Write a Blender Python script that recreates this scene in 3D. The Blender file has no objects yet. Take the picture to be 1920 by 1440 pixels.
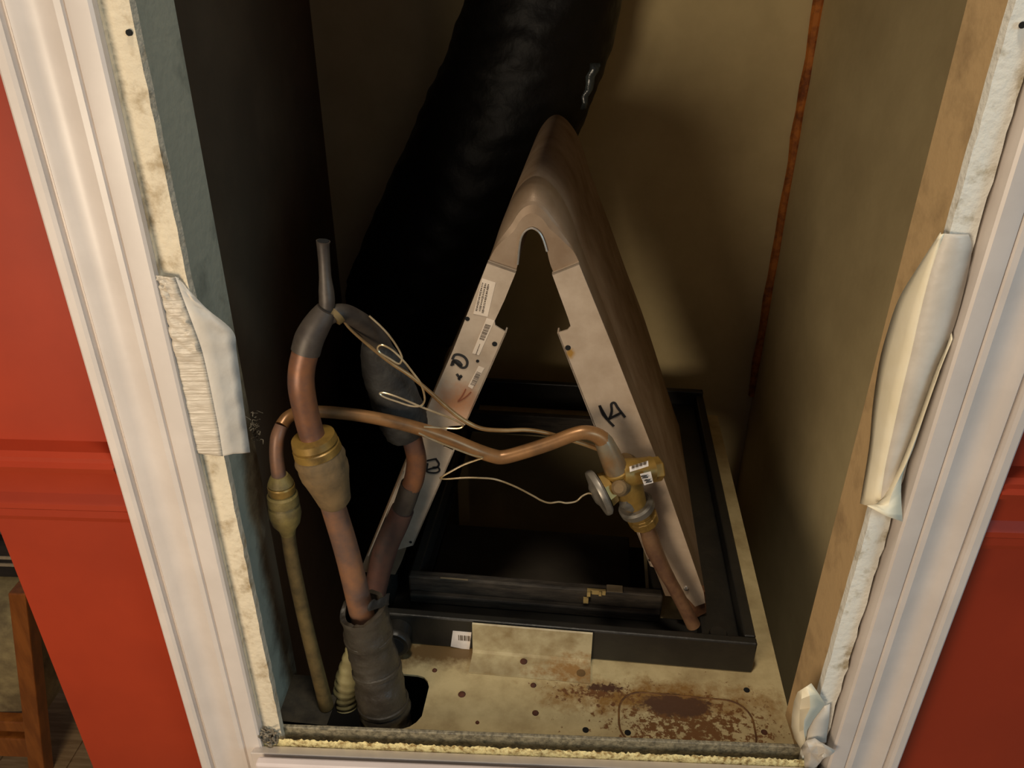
import bpy, bmesh, math, random
from mathutils import Vector, Matrix
random.seed(7)
sc = bpy.context.scene
COL = sc.collection

# ---------------------------------------------------------------- camera, world, lights, exposure
cam_data = bpy.data.cameras.new('camera')
cam_data.sensor_width = 36.0
cam_data.lens = 36.0 * 1460.0 / 1920.0
cam_data.clip_start = 0.01
cam = bpy.data.objects.new('camera', cam_data)
COL.objects.link(cam)
RX, UP, FW = Vector((0.999107, 0.042069, 0.003932)), Vector((-0.023576, 0.477824, 0.878139)), Vector((-0.035064, 0.877447, -0.478389))
cam.matrix_world = Matrix(((RX.x, UP.x, -FW.x, 0.0), (RX.y, UP.y, -FW.y, -0.505), (RX.z, UP.z, -FW.z, 0.67), (0, 0, 0, 1)))
sc.camera = cam
sc.view_settings.view_transform = 'Standard'
sc.view_settings.look = 'None'
sc.view_settings.gamma = 1.0
sc.view_settings.use_curve_mapping = False
sc.view_settings.exposure = 0.0

world = bpy.data.worlds.new('room_light')
sc.world = world
world.use_nodes = True
world.node_tree.nodes['Background'].inputs[0].default_value = (0.92, 0.92, 1.0, 1)
world.node_tree.nodes['Background'].inputs[1].default_value = 0.11

def area_light(name, loc, target, size, power, col):
    d = bpy.data.lights.new(name, 'AREA')
    d.shape = 'DISK'
    d.size = size
    d.energy = power
    d.color = col
    o = bpy.data.objects.new(name, d)
    COL.objects.link(o)
    o.location = loc
    o.rotation_euler = (Vector(target) - Vector(loc)).to_track_quat('-Z', 'Y').to_euler()
    return o

area_light('warm_lamp', (-0.50, -0.86, 0.40), (0.0, 0.1, 0.3), 0.42, 7.2, (1.0, 0.82, 0.60))
area_light('ceiling_lamp', (-0.08, -0.28, 1.75), (0.0, 0.05, 0.0), 0.20, 11.0, (1.0, 0.88, 0.70))
area_light('daylight', (1.9, -1.5, 1.0), (-0.2, 0.1, 0.4), 0.9, 13.0, (0.42, 0.76, 1.0))

# ---------------------------------------------------------------- helpers
def lin(c):
    out = []
    for v in c[:3]:
        v /= 255.0
        out.append(v / 12.92 if v <= 0.04045 else ((v + 0.055) / 1.055) ** 2.4)
    return (*out, 1.0)

def mat(name, col, rough=0.6, metal=0.0, col2=None, scale=30.0, lo=0.42, hi=0.62, bump=0.0, bscale=120.0, stretch=None, spec=None):
    """procedural material: base colour, optional second colour in noise patches, optional bump"""
    m = bpy.data.materials.new(name)
    m.use_nodes = True
    nt = m.node_tree
    b = nt.nodes['Principled BSDF']
    b.inputs['Roughness'].default_value = rough
    b.inputs['Metallic'].default_value = metal
    if spec is not None:
        b.inputs['Specular IOR Level'].default_value = spec
    tc = nt.nodes.new('ShaderNodeTexCoord')
    mp = nt.nodes.new('ShaderNodeMapping')
    nt.links.new(tc.outputs['Object'], mp.inputs['Vector'])
    if stretch:
        mp.inputs['Scale'].default_value = stretch
    if col2 is None:
        col2 = tuple(v * 0.88 for v in col)
    n = nt.nodes.new('ShaderNodeTexNoise')
    n.inputs['Scale'].default_value = scale
    n.inputs['Detail'].default_value = 6
    n.inputs['Roughness'].default_value = 0.62
    nt.links.new(mp.outputs[0], n.inputs['Vector'])
    r = nt.nodes.new('ShaderNodeValToRGB')
    r.color_ramp.elements[0].position = lo
    r.color_ramp.elements[1].position = hi
    r.color_ramp.elements[0].color = lin(col2)
    r.color_ramp.elements[1].color = lin(col)
    nt.links.new(n.outputs[0], r.inputs[0])
    nt.links.new(r.outputs[0], b.inputs['Base Color'])
    if bump:
        n2 = nt.nodes.new('ShaderNodeTexNoise')
        n2.inputs['Scale'].default_value = bscale
        n2.inputs['Detail'].default_value = 4
        nt.links.new(mp.outputs[0], n2.inputs['Vector'])
        bp = nt.nodes.new('ShaderNodeBump')
        bp.inputs['Strength'].default_value = bump
        bp.inputs['Distance'].default_value = 0.002
        nt.links.new(n2.outputs[0], bp.inputs['Height'])
        nt.links.new(bp.outputs[0], b.inputs['Normal'])
    m['ramp'] = r.name
    return m

def blotch(m, center, radii, col, soft=0.5, nscale=60.0, amount=0.55, off=0.0):
    """a stain of another colour around one place of a thing: ellipsoid mask broken up by noise"""
    nt = m.node_tree
    b = nt.nodes['Principled BSDF']
    src = b.inputs['Base Color'].links[0].from_socket
    geo = nt.nodes.new('ShaderNodeNewGeometry')
    mp = nt.nodes.new('ShaderNodeMapping')
    mp.vector_type = 'TEXTURE'
    mp.inputs['Location'].default_value = center
    mp.inputs['Scale'].default_value = radii
    nt.links.new(geo.outputs['Position'], mp.inputs['Vector'])
    ln = nt.nodes.new('ShaderNodeVectorMath')
    ln.operation = 'LENGTH'
    nt.links.new(mp.outputs[0], ln.inputs[0])
    n = nt.nodes.new('ShaderNodeTexNoise')
    n.inputs['Scale'].default_value = nscale
    n.inputs['Detail'].default_value = 6
    n.inputs['Roughness'].default_value = 0.7
    nt.links.new(geo.outputs['Position'], n.inputs['Vector'])
    s = nt.nodes.new('ShaderNodeMath')
    s.operation = 'MULTIPLY_ADD'
    s.inputs[1].default_value = amount * 4.0
    s.inputs[2].default_value = -amount * 2.0 + off
    nt.links.new(n.outputs[0], s.inputs[0])
    a = nt.nodes.new('ShaderNodeMath')
    a.operation = 'ADD'
    nt.links.new(ln.outputs['Value'], a.inputs[0])
    nt.links.new(s.outputs[0], a.inputs[1])
    mr = nt.nodes.new('ShaderNodeMapRange')
    mr.inputs['From Min'].default_value = 1.0 + soft * 0.5
    mr.inputs['From Max'].default_value = 1.0 - soft * 0.5
    nt.links.new(a.outputs[0], mr.inputs['Value'])
    mx = nt.nodes.new('ShaderNodeMix')
    mx.data_type = 'RGBA'
    nt.links.new(mr.outputs[0], mx.inputs[0])
    nt.links.new(src, mx.inputs[6])
    mx.inputs[7].default_value = lin(col)
    nt.links.new(mx.outputs[2], b.inputs['Base Color'])
    return m

PHI = 0.065
CP, SP = math.cos(PHI), math.sin(PHI)
def F(u, v, z):                       # furnace axes (turned a little in the closet) to world
    return (u * CP + v * SP, -u * SP + v * CP, z)

class MB:
    """collects faces in world coordinates"""
    def __init__(self):
        self.v = []
        self.f = []
    def add(self, vs, fs):
        o = len(self.v)
        self.v += [tuple(p) for p in vs]
        self.f += [tuple(i + o for i in f) for f in fs]
        return self
    def box(self, x0, x1, y0, y1, z0, z1, fn=None):
        vs = [(x, y, z) for z in (z0, z1) for y in (y0, y1) for x in (x0, x1)]
        if fn:
            vs = [fn(*p) for p in vs]
        return self.add(vs, [(0, 2, 3, 1), (4, 5, 7, 6), (0, 1, 5, 4), (2, 6, 7, 3), (0, 4, 6, 2), (1, 3, 7, 5)])
    def fbox(self, *a):
        return self.box(*a, fn=F)
    def prism(self, poly, a, b, fn):
        """poly: 2-D points, a and b the two depths, fn(p, q, depth) -> world"""
        n = len(poly)
        vs = [fn(p, q, a) for p, q in poly] + [fn(p, q, b) for p, q in poly]
        fs = [tuple(range(n - 1, -1, -1)), tuple(range(n, 2 * n))]
        fs += [(i, (i + 1) % n, n + (i + 1) % n, n + i) for i in range(n)]
        return self.add(vs, fs)
    def rings(self, rings, cap=True, closed=False):
        n = len(rings[0])
        vs = [p for r in rings for p in r]
        fs = []
        m = len(rings)
        for k in range(m if closed else m - 1):
            a, b = k * n, ((k + 1) % m) * n
            for i in range(n):
                j = (i + 1) % n
                fs.append((a + i, a + j, b + j, b + i))
        if cap and not closed:
            fs.append(tuple(range(n - 1, -1, -1)))
            fs.append(tuple((m - 1) * n + i for i in range(n)))
        return self.add(vs, fs)
    def tube(self, pts, r=None, n=14, sm=6, cap=True, wob=0.0):
        """smooth tube through points (x,y,z[,r])"""
        P = spline(pts, sm, r)
        rings = []
        t0 = None
        up = None
        for i, (p, rad) in enumerate(P):
            q = P[min(i + 1, len(P) - 1)][0] - P[max(i - 1, 0)][0]
            t = q.normalized()
            if up is None:
                up = t.orthogonal().normalized()
            else:
                up = (t0.rotation_difference(t) @ up)
                up = (up - t * up.dot(t)).normalized()
            t0 = t
            s = t.cross(up)
            ring = []
            for k in range(n):
                a = 2 * math.pi * k / n
                rr = rad * (1 + (random.uniform(-wob, wob) if wob else 0))
                ring.append(p + (up * math.cos(a) + s * math.sin(a)) * rr)
            rings.append(ring)
        return self.rings(rings, cap)
    def lathe(self, p0, p1, prof, n=24, hexa=False, phase=0.0):
        """prof: (t along p0-p1 from 0 to 1, radius)"""
        p0, p1 = Vector(p0), Vector(p1)
        t = (p1 - p0).normalized()
        up = t.orthogonal().normalized()
        s = t.cross(up)
        rings = [[p0.lerp(p1, a) + (up * math.cos(2 * math.pi * k / n + phase) + s * math.sin(2 * math.pi * k / n + phase)) * r for k in range(n)] for a, r in prof]
        return self.rings(rings)
    def stroke(self, pts, w, a, b, fn, sm=4):
        """a flat pen stroke: ribbon of width w along 2-D points, between depths a and b"""
        P = [p for p, r in spline([(x, y, 0) for x, y in pts], sm, 0)]
        L, Rr = [], []
        for i, p in enumerate(P):
            t = (P[min(i + 1, len(P) - 1)] - P[max(i - 1, 0)]).normalized()
            nn = Vector((-t.y, t.x, 0)) * w * 0.5
            L.append(p + nn)
            Rr.append(p - nn)
        rings = [[fn(l.x, l.y, a), fn(r.x, r.y, a), fn(r.x, r.y, b), fn(l.x, l.y, b)] for l, r in zip(L, Rr)]
        return self.rings(rings)
    def sheet(self, rows, th=0.0):
        """grid of points as a thin sheet"""
        n = len(rows[0])
        vs = [Vector(p) for r in rows for p in r]
        m = len(rows)
        fs = [(k * n + i, k * n + i + 1, (k + 1) * n + i + 1, (k + 1) * n + i) for k in range(m - 1) for i in range(n - 1)]
        return self.add(vs, fs)

def spline(pts, sm, r=None):
    pts = [(Vector(p[:3]), p[3] if len(p) > 3 else r) for p in pts]
    if sm <= 1 or len(pts) < 3:
        return pts
    out = []
    for i in range(len(pts) - 1):
        p0, p1, p2, p3 = pts[max(i - 1, 0)], pts[i], pts[i + 1], pts[min(i + 2, len(pts) - 1)]
        for k in range(sm):
            t = k / sm
            q = 0.5 * ((2 * p1[0]) + (p2[0] - p0[0]) * t + (2 * p0[0] - 5 * p1[0] + 4 * p2[0] - p3[0]) * t * t + (3 * p1[0] - p0[0] - 3 * p2[0] + p3[0]) * t ** 3)
            out.append((q, p1[1] + (p2[1] - p1[1]) * t))
    out.append(pts[-1])
    return out

ROOT = {}
def thing(name, label, cat, loc, group=None):
    o = bpy.data.objects.new(name, None)
    COL.objects.link(o)
    o.location = loc
    o.empty_display_size = 0.05
    o['label'] = label
    o['category'] = cat
    if group:
        o['group'] = group
    ROOT[o.name] = Vector(loc)
    return o

def obj(name, mb, m, parent=None, smooth=False, bevel=0.0, label=None, kind=None, cat=None, solid=0.0, sub=0):
    base = ROOT[parent.name] if parent else None
    if base is None:
        xs = [p[0] for p in mb.v]; ys = [p[1] for p in mb.v]; zs = [p[2] for p in mb.v]
        base = Vector(((min(xs) + max(xs)) / 2, (min(ys) + max(ys)) / 2, min(zs)))
    me = bpy.data.meshes.new(name)
    me.from_pydata([tuple(Vector(p) - base) for p in mb.v], [], mb.f)
    bm = bmesh.new()
    bm.from_mesh(me)
    bmesh.ops.recalc_face_normals(bm, faces=bm.faces)
    bm.to_mesh(me)
    bm.free()
    me.materials.append(m)
    o = bpy.data.objects.new(name, me)
    COL.objects.link(o)
    if parent:
        o.parent = parent
    else:
        o.location = base
    ROOT[o.name] = base
    if smooth:
        me.polygons.foreach_set('use_smooth', [True] * len(me.polygons))
        me.set_sharp_from_angle(angle=math.radians(smooth if smooth is not True else 40))
    if solid:
        s = o.modifiers.new('thickness', 'SOLIDIFY')
        s.thickness = solid
        s.offset = 0
    if bevel:
        b = o.modifiers.new('edges', 'BEVEL')
        b.width = bevel
        b.segments = 2
        b.limit_method = 'ANGLE'
    if sub:
        s = o.modifiers.new('smooth', 'SUBSURF')
        s.levels = s.render_levels = sub
    if label:
        o['label'] = label
    if cat:
        o['category'] = cat
    if kind:
        o['kind'] = kind
    return o

def struct(name, mb, m, label, **k):
    return obj(name, mb, m, label=label, kind='structure', **k)

# ---------------------------------------------------------------- materials
M_red = mat('red_paint', (156, 52, 25), 0.5, col2=(149, 49, 24), scale=8, bump=0.05, bscale=40, spec=0.3)
M_white = mat('white_trim_paint', (214, 203, 194), 0.38, col2=(206, 195, 186), scale=14)
M_panelw = mat('white_panel_paint', (222, 208, 204), 0.4, col2=(214, 200, 196), scale=10)
M_gasket = mat('dirty_white_gasket', (218, 204, 178), 0.8, col2=(168, 148, 116), scale=60, lo=0.30, hi=0.50, bump=0.5, bscale=180)
M_gasket_r = mat('grimy_grey_gasket', (228, 224, 212), 0.8, col2=(166, 152, 122), scale=44, lo=0.30, hi=0.46, bump=0.5, bscale=180)
M_jamb_l = mat('grey_green_jamb', (168, 166, 146), 0.75, col2=(132, 132, 116), scale=16, lo=0.3, hi=0.5, bump=0.2)
M_jamb_r = mat('tan_jamb', (190, 158, 112), 0.8, col2=(150, 122, 84), scale=18, lo=0.28, hi=0.5, bump=0.2)
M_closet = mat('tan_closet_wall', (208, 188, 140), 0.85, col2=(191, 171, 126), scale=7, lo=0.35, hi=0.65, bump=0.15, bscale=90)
M_closet_l = mat('painted_shade_closet_wall', (116, 90, 64), 0.85, col2=(104, 80, 56), scale=7, bump=0.15)  # closet wall on the unlit side, its shade put into a darker colour
M_seam = mat('rust_brown_seam', (190, 112, 40), 0.8, col2=(120, 62, 22), scale=60, lo=0.35, hi=0.6, bump=0.4)
M_floor = mat('oak_floor', (190, 160, 120), 0.45, col2=(160, 130, 92), scale=12, stretch=(1, 10, 1))
M_deck = mat('galvanised_deck', (196, 178, 134), 0.5, 0.0, col2=(160, 140, 100), scale=26, lo=0.3, hi=0.62, bump=0.12, bscale=200)
M_rail = mat('grey_steel_rail', (148, 138, 114), 0.5, 0.0, col2=(92, 86, 72), scale=220, lo=0.35, hi=0.6, bump=0.35, bscale=420)
M_insul = mat('yellow_fibre_insulation', (232, 216, 158), 0.95, col2=(140, 112, 62), scale=170, lo=0.36, hi=0.56, bump=1.0, bscale=260)
M_lint = mat('grey_lint', (150, 140, 122), 1.0, col2=(90, 82, 70), scale=160, bump=1.0, bscale=300)
M_plate = mat('galvanised_end_plate', (180, 161, 140), 0.5, 0.0, col2=(160, 140, 118), scale=36, lo=0.3, hi=0.7, bump=0.06, bscale=300)
M_fin = mat('aluminium_fin', (146, 127, 106), 0.5, 0.3, col2=(112, 88, 64), scale=14, lo=0.3, hi=0.7)
M_lip = mat('bright_steel_lip', (230, 222, 210), 0.25, 0.8)
M_ink = mat('black_marker', (22, 20, 22), 0.6)
M_ink2 = mat('brown_stamp_ink', (98, 84, 70), 0.8)
M_arrow = mat('rust_red_ink', (140, 78, 50), 0.8)
M_paper = mat('white_sticker', (214, 196, 176), 0.6, col2=(204, 186, 166), scale=40)
M_paper2 = mat('bright_white_sticker', (232, 222, 214), 0.6)
M_hole = mat('dark_hole', (8, 7, 6), 0.9)
M_pan = mat('black_drain_pan', (26, 25, 23), 0.42, col2=(38, 35, 30), scale=30, lo=0.3, hi=0.7, bump=0.25, bscale=90)
M_rim = mat('dusty_dark_rim', (64, 56, 46), 0.7, col2=(36, 30, 24), scale=28, lo=0.35, hi=0.6, bump=0.3, stretch=(1, 5, 5))
M_heat = mat('dull_heat_exchanger', (60, 52, 40), 0.7, col2=(50, 42, 32), scale=10)
M_bracket = mat('dull_grey_bracket', (182, 168, 132), 0.45, 0.0, col2=(140, 120, 84), scale=30, lo=0.32, hi=0.6, bump=0.08)
M_duct = mat('black_plastic_duct', (15, 14, 12), 0.5, col2=(20, 18, 15), scale=12, bump=1.0, bscale=45, spec=0.22)
M_copper = mat('aged_copper', (136, 90, 60), 0.42, 0.35, col2=(88, 68, 64), scale=26, lo=0.35, hi=0.62, bump=0.08)
M_copper_d = mat('dark_tarnished_copper', (74, 66, 58), 0.5, 0.25, col2=(54, 46, 42), scale=40, lo=0.35, hi=0.62, bump=0.1)
M_copper_r = mat('reddish_copper', (152, 106, 74), 0.45, 0.25, col2=(104, 84, 76), scale=22, lo=0.35, hi=0.6)
M_liquid = mat('brown_copper_tube', (160, 116, 72), 0.35, 0.4, col2=(112, 82, 54), scale=20, lo=0.35, hi=0.62)
M_thin = mat('verdigris_copper_tube', (112, 92, 54), 0.6, 0.2, col2=(80, 66, 38), scale=50, lo=0.35, hi=0.6, bump=0.2)
M_brass = mat('yellow_brass', (152, 120, 58), 0.4, 0.4, col2=(100, 78, 40), scale=36, lo=0.3, hi=0.55)
M_brass_d = mat('dusty_brass', (120, 96, 62), 0.75, 0.1, col2=(84, 70, 48), scale=44, lo=0.3, hi=0.6, bump=0.3)
M_brass_b = mat('greenish_brass_nut', (126, 110, 62), 0.6, 0.2, col2=(88, 74, 42), scale=50, lo=0.3, hi=0.6, bump=0.4)
M_steel = mat('grey_steel', (150, 142, 130), 0.4, 0.5, col2=(110, 104, 94), scale=30)
M_wire = mat('bright_capillary_wire', (214, 196, 164), 0.25, 0.7, col2=(180, 156, 116), scale=30)
M_equal = mat('brown_equaliser_tube', (168, 138, 96), 0.35, 0.45, col2=(136, 104, 66), scale=24)
M_foam = mat('black_foam_sleeve', (66, 60, 50), 0.42, col2=(44, 38, 32), scale=28, lo=0.3, hi=0.65, bump=1.0, bscale=70)
M_wrap = mat('dark_cork_wrap', (52, 50, 46), 0.75, col2=(34, 31, 28), scale=40, bump=0.9, bscale=90)
M_hose = mat('pale_ribbed_hose', (150, 142, 100), 0.7, col2=(126, 116, 78), scale=30)
M_tape = mat('white_foil_tape', (204, 192, 174), 0.36, col2=(182, 167, 146), scale=22, lo=0.3, hi=0.6, bump=0.6, bscale=60, stretch=(0.4, 0.4, 8))
M_tape_c = mat('cream_tape', (248, 238, 212), 0.5, col2=(238, 225, 192), scale=14, lo=0.3, hi=0.6, bump=0.15, bscale=60)
M_tape_g = mat('grey_foil_tape', (214, 206, 194), 0.45, col2=(192, 182, 168), scale=14, lo=0.3, hi=0.6, bump=0.35, bscale=60)
M_wood = mat('orange_wood', (168, 98, 40), 0.35, col2=(140, 78, 30), scale=10, stretch=(6, 6, 1))
M_cushion = mat('tan_cushion_cloth', (176, 158, 112), 0.9, col2=(128, 112, 80), scale=24, lo=0.35, hi=0.6, bump=0.3)
M_blanket = mat('dark_blanket', (52, 44, 38), 0.95, col2=(30, 28, 24), scale=20)
M_cream = mat('cream_stripe', (186, 168, 140), 0.9)
M_grey = mat('grey_cloth', (104, 98, 88), 0.9)
M_maroon = mat('maroon_cloth', (74, 36, 30), 0.9, col2=(52, 26, 24), scale=20)

blotch(M_jamb_l, (-0.266, 0.10, 0.12), (0.06, 0.032, 0.22), (84, 72, 54), soft=0.8, nscale=20, amount=0.5)

# ---------------------------------------------------------------- setting: red front wall, closet, floor
LJ, RJ = -0.266, 0.268
b = MB().box(-0.457, LJ - 0.034, 0.0, 0.10, -0.62, 1.7)
struct('wall_left', b, M_red, 'burnt red wall left of the white casing, ending in an outside corner')
b = MB().box(RJ + 0.034, 1.6, 0.0, 0.10, -0.62, 1.7)
struct('wall_right', b, M_red, 'dark red wall right of the white casing')
b = MB().box(LJ - 0.0339, RJ + 0.0339, 0.0, 0.10, 1.05, 1.7)
struct('wall_front', b, M_red, 'unseen red header wall above the closet opening, added to shade the closet')  # unseen header, added to keep light out of the closet top
b = MB().box(-0.45, 0.50, 0.815, 0.855, -0.62, 1.5)
struct('wall_back', b, M_closet, 'tan back wall of the closet behind the flexible duct')
b = MB().box((0.4092, 0.815, 0.6189)[0], 0.46, 0.1005, 0.8145, -0.62, 1.5)
wr = struct('wall_closet_right', b, M_closet, 'tan side wall of the closet right of the coil')
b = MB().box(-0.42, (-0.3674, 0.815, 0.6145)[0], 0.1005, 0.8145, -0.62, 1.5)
struct('wall_closet_left', b, M_closet_l, 'side wall of the closet left of the pipes, darkened with painted shade')
b = MB().box(-0.45, 0.50, 0.1005, 0.855, 1.5005, 1.54)
struct('ceiling', b, M_closet, 'unseen closet ceiling above the duct, added to shade the closet')  # unseen lid over the closet, added to keep it in shade
# floor of oak planks
b = MB().box(-2.2, 2.2, -2.6, 1.6, -0.66, -0.624)
fl = struct('floor', b, M_floor, 'pale oak plank floor at the lower left')
for i in range(10):
    x0 = -1.75 + i * 0.13
    b = MB().box(x0 + 0.0015, x0 + 0.1285, -0.7, 1.5, -0.624, -0.62)
    obj('plank', b, M_floor, fl, bevel=0.001)
# orange-brown seam in the back right corner of the closet
pts = [((0.4092, 0.815, 0.6189)[0] - 0.0025 + 0.0012 * math.sin(k * 1.7), 0.8115, 1.3 - k * 0.04, 0.0075 + 0.0032 * random.random()) for k in range(35)]
b = MB().tube(pts, n=8, sm=2)
struct('trim_1', b, M_seam, 'rusty orange seam running down the back right corner of the closet', smooth=True)
# jamb returns
b = MB().box(LJ - 0.033, LJ, 0.002, 0.103, -0.05, 1.049)
struct('trim_2', b, M_jamb_l, 'grey green return of the left jamb behind the dirty gasket', bevel=0.002)
b = MB().box(RJ, RJ + 0.0090, 0.002, 0.064, -0.05, 1.049)
struct('trim_3', b, M_jamb_r, 'tan return of the right jamb behind the grimy gasket', bevel=0.002)

# dirty gasket strips on the front edge, slightly wavy
def strip(x0, x1, y0, y1, z0, z1, n, amp, jag=0.0):
    rings = []
    for k in range(n + 1):
        z = z0 + (z1 - z0) * k / n
        a, c = random.uniform(-amp, amp), random.uniform(-amp, amp)
        j = random.uniform(-jag, jag)
        rings.append([(x0 + a * 0.3, y1, z), (x0 + a * 0.3, y0 + abs(c), z), ((x0 + x1) / 2, y0 - abs(c) * 0.4, z), (x1 + j, y0 + abs(a), z), (x1 + j, y1, z)])
    return MB().rings(rings)
struct('trim_4', strip(-0.2645, -0.2455, -0.007, 0.0015, -0.028, 1.049, 110, 0.0009, 0.0004), M_gasket, 'dirty off white gasket strip along the left edge of the opening', smooth=30)
struct('trim_5', strip(0.2620, 0.2790, -0.007, 0.0015, -0.028, 1.049, 110, 0.0009, 0.0008), M_gasket_r, 'grimy grey white gasket strip along the right edge of the opening', smooth=30)
nh = MB().lathe((-0.249, -0.0085, 0.631), (-0.249, -0.004, 0.631), [(0, 0.0019), (1, 0.0019)], n=10)
obj('nail_hole', nh, M_hole, bpy.data.objects['trim_4'])
obj('nail_hole', MB().lathe((0.2681, -0.0095, 0.6387), (0.2703, -0.0055, 0.6385), [(0, 0.0019), (1, 0.0019)], n=10), M_hole, bpy.data.objects['trim_5'])
ridge = MB().stroke([(-0.2632, 0.03), (-0.2632, 1.04)], 0.0016, -0.0105, -0.006, lambda p, q, d: (p, d, q), sm=1)
obj('gasket_edge', ridge, M_gasket, bpy.data.objects['trim_4'])

# casings: moulded profile (x, y) extruded up
def casing(name, xi, xo, label, m):
    w = xo - xi
    prof = [(0.0, 0.0), (0.0, -0.016), (0.03, -0.0175), (0.20, -0.0178), (0.245, -0.0172), (0.262, -0.0155), (0.28, -0.0178), (0.34, -0.0185), (0.42, -0.0165), (0.50, -0.0150), (0.58, -0.0150),
            (0.66, -0.0172), (0.72, -0.0200), (0.765, -0.0208), (0.79, -0.0190), (0.80, -0.0172), (0.825, -0.0174), (0.84, -0.0215), (0.88, -0.0228), (0.965, -0.0226), (0.99, -0.0215), (1.0, -0.0195), (1.0, 0.0)]
    poly = [(xi + w * t, y) for t, y in prof]
    b = MB().prism(poly, -0.6195, 1.12, lambda p, q, d: (p, q, d))
    return struct(name, b, m, label, smooth=28)
casing('trim_6', -0.2628, -0.3265, 'white moulded casing left of the closet opening', M_white)
casing('trim_7', 0.2825, 0.3445, 'white moulded casing right of the closet opening in cool light', M_white)

# red chair rail on both sides
rail_prof = [(0.0, 0.268), (-0.008, 0.268), (-0.011, 0.274), (-0.011, 0.281), (-0.015, 0.285), (-0.015, 0.290), (-0.009, 0.297), (-0.009, 0.313), (-0.013, 0.323), (-0.021, 0.326), (-0.023, 0.3315), (-0.0185, 0.334), (-0.0185, 0.338), (-0.014, 0.341), (0.0, 0.342)]
for name, x0, x1, lab in (('trim_8', -0.457, -0.3266, 'red moulded chair rail on the wall left of the casing'), ('trim_9', 0.3446, 1.6, 'dark red chair rail on the wall right of the casing')):
    b = MB().prism(rail_prof, x0, x1, lambda p, q, d: (d, p, q - 0.008))
    struct(name, b, M_red, lab, smooth=25)

# bottom of the opening: steel rail, yellow insulation, white lip and panel
b = MB().box(LJ + 0.0005, RJ - 0.0005, 0.0, 0.004, -0.026, 0.0015)
rail = struct('trim_10', b, M_rail, 'speckled grey steel rail across the bottom of the opening', bevel=0.0008)
rows = []
nx = 260
for k in range(nx + 1):
    x = LJ - 0.002 + (RJ - LJ + 0.004) * k / nx
    j = [random.uniform(-0.0022, 0.0022) for _ in range(6)]
    rows.append([(x, -0.001, -0.020), (x, -0.0045 + j[0] * 0.5, -0.0135 + j[3] * 0.4), (x, -0.0085 + j[1] * 0.5, -0.0060 + j[4] * 0.6), (x, -0.0106 + j[2] * 0.3, -0.0022 + j[5] * 0.7), (x, -0.0118, -0.0065), (x, -0.0118, -0.030), (x, -0.001, -0.030)])
b = MB().rings(rows)
struct('trim_11', b, M_insul, 'frayed yellow insulation strip under the steel rail', smooth=60)
lp, lq = (0.0027, -0.0125, -0.0103), (0.0028, -0.027, -0.002)
b = MB().prism([(lp[1], lp[2]), (lq[1], lq[2]), (lq[1], -0.06), (lp[1], -0.06)], LJ - 0.0045, RJ + 0.015, lambda p, q, d: (d, p, q))
struct('trim_12', b, M_white, 'thin white lip below the yellow insulation', bevel=0.0012)
b = MB().box(-0.2600, RJ + 0.012, -0.0420, -0.0325, -0.62, (0.0029, -0.0325, 0.0018)[2])
struct('trim_13', b, M_panelw, 'white access panel under the closet opening', bevel=0.0022)

# ---------------------------------------------------------------- furnace deck with its plates
VC = 0.185
DZ = -0.03
deck = thing('furnace_top', 'rusty galvanised furnace top plate under the black drain pan', 'furnace', F(0.0, 0.35, DZ - 0.25))
blotch(M_deck, F(0.13, 0.085, DZ), (0.14, 0.030, 0.05), (136, 100, 50), soft=0.8, nscale=50, amount=0.7, off=0.35)
blotch(M_deck, F(-0.11, 0.125, DZ), (0.12, 0.022, 0.05), (104, 80, 46), soft=0.9, nscale=50, amount=0.5, off=0.1)
blotch(M_deck, F(0.165, 0.052, DZ), (0.12, 0.055, 0.05), (112, 74, 38), soft=0.3, nscale=150, amount=1.3, off=0.62)
blotch(M_deck, F(0.06, 0.085, DZ), (0.075, 0.022, 0.05), (104, 66, 34), soft=0.3, nscale=130, amount=1.2, off=0.75)
blotch(M_deck, F(0.148, 0.079, DZ), (0.040, 0.014, 0.05), (82, 54, 36), soft=0.3, nscale=90, amount=0.5, off=0.1)
blotch(M_deck, F(0.075, 0.094, DZ), (0.020, 0.006, 0.05), (74, 46, 30), soft=0.3, nscale=140, amount=0.9, off=0.15)
# plate outline with the pipe cut-out at the left; front strip, left pieces around the holes, sides of the air opening
zt, zb = DZ, DZ - 0.0025
def slab(poly, name='deck_plate'):
    return poly
b = MB()
for u0, u1, v0, v1 in ((-0.190, -0.118, 0.088, 0.205), (-0.118, 0.268, 0.004, 0.205), (0.125, 0.268, 0.205, 0.70), (-0.198, 0.125, 0.60, 0.70)):
    b.fbox(u0, u1, v0, v1, zb, zt)
# rounded corners of the cut-out
b.prism([(-0.118, 0.088), (-0.118, 0.074), (-0.121, 0.081), (-0.126, 0.086), (-0.134, 0.088)], zb, zt, lambda p, q, d: F(p, q, d))
b.prism([(-0.118, 0.004), (-0.118, 0.036), (-0.122, 0.028), (-0.128, 0.022), (-0.136, 0.018), (-0.136, 0.004)], zb, zt, lambda p, q, d: F(p, q, d))
b.prism([(-0.150, 0.004), (-0.136, 0.004), (-0.136, 0.018), (-0.150, 0.014), (-0.262, 0.014), (-0.262, 0.004)], zb, zt, lambda p, q, d: F(p, q, d))
obj('deck_plate', b, M_deck, deck)
b = MB().fbox(-0.272, -0.214, 0.004, 0.052, zb, zt)
b.fbox(-0.272, -0.236, 0.052, 0.074, zb, zt)
obj('deck_corner', b, mat('grimy_deck_corner', (62, 56, 44), 0.7, col2=(26, 22, 17), scale=50, lo=0.3, hi=0.6, bump=0.3), deck, label='grimy dark corner of the deck at the left')
b = MB().fbox(0.2645, 0.2675, 0.01, 0.70, DZ - 0.30, DZ - 0.0027)
obj('casing_side', b, M_pan, deck)
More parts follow.
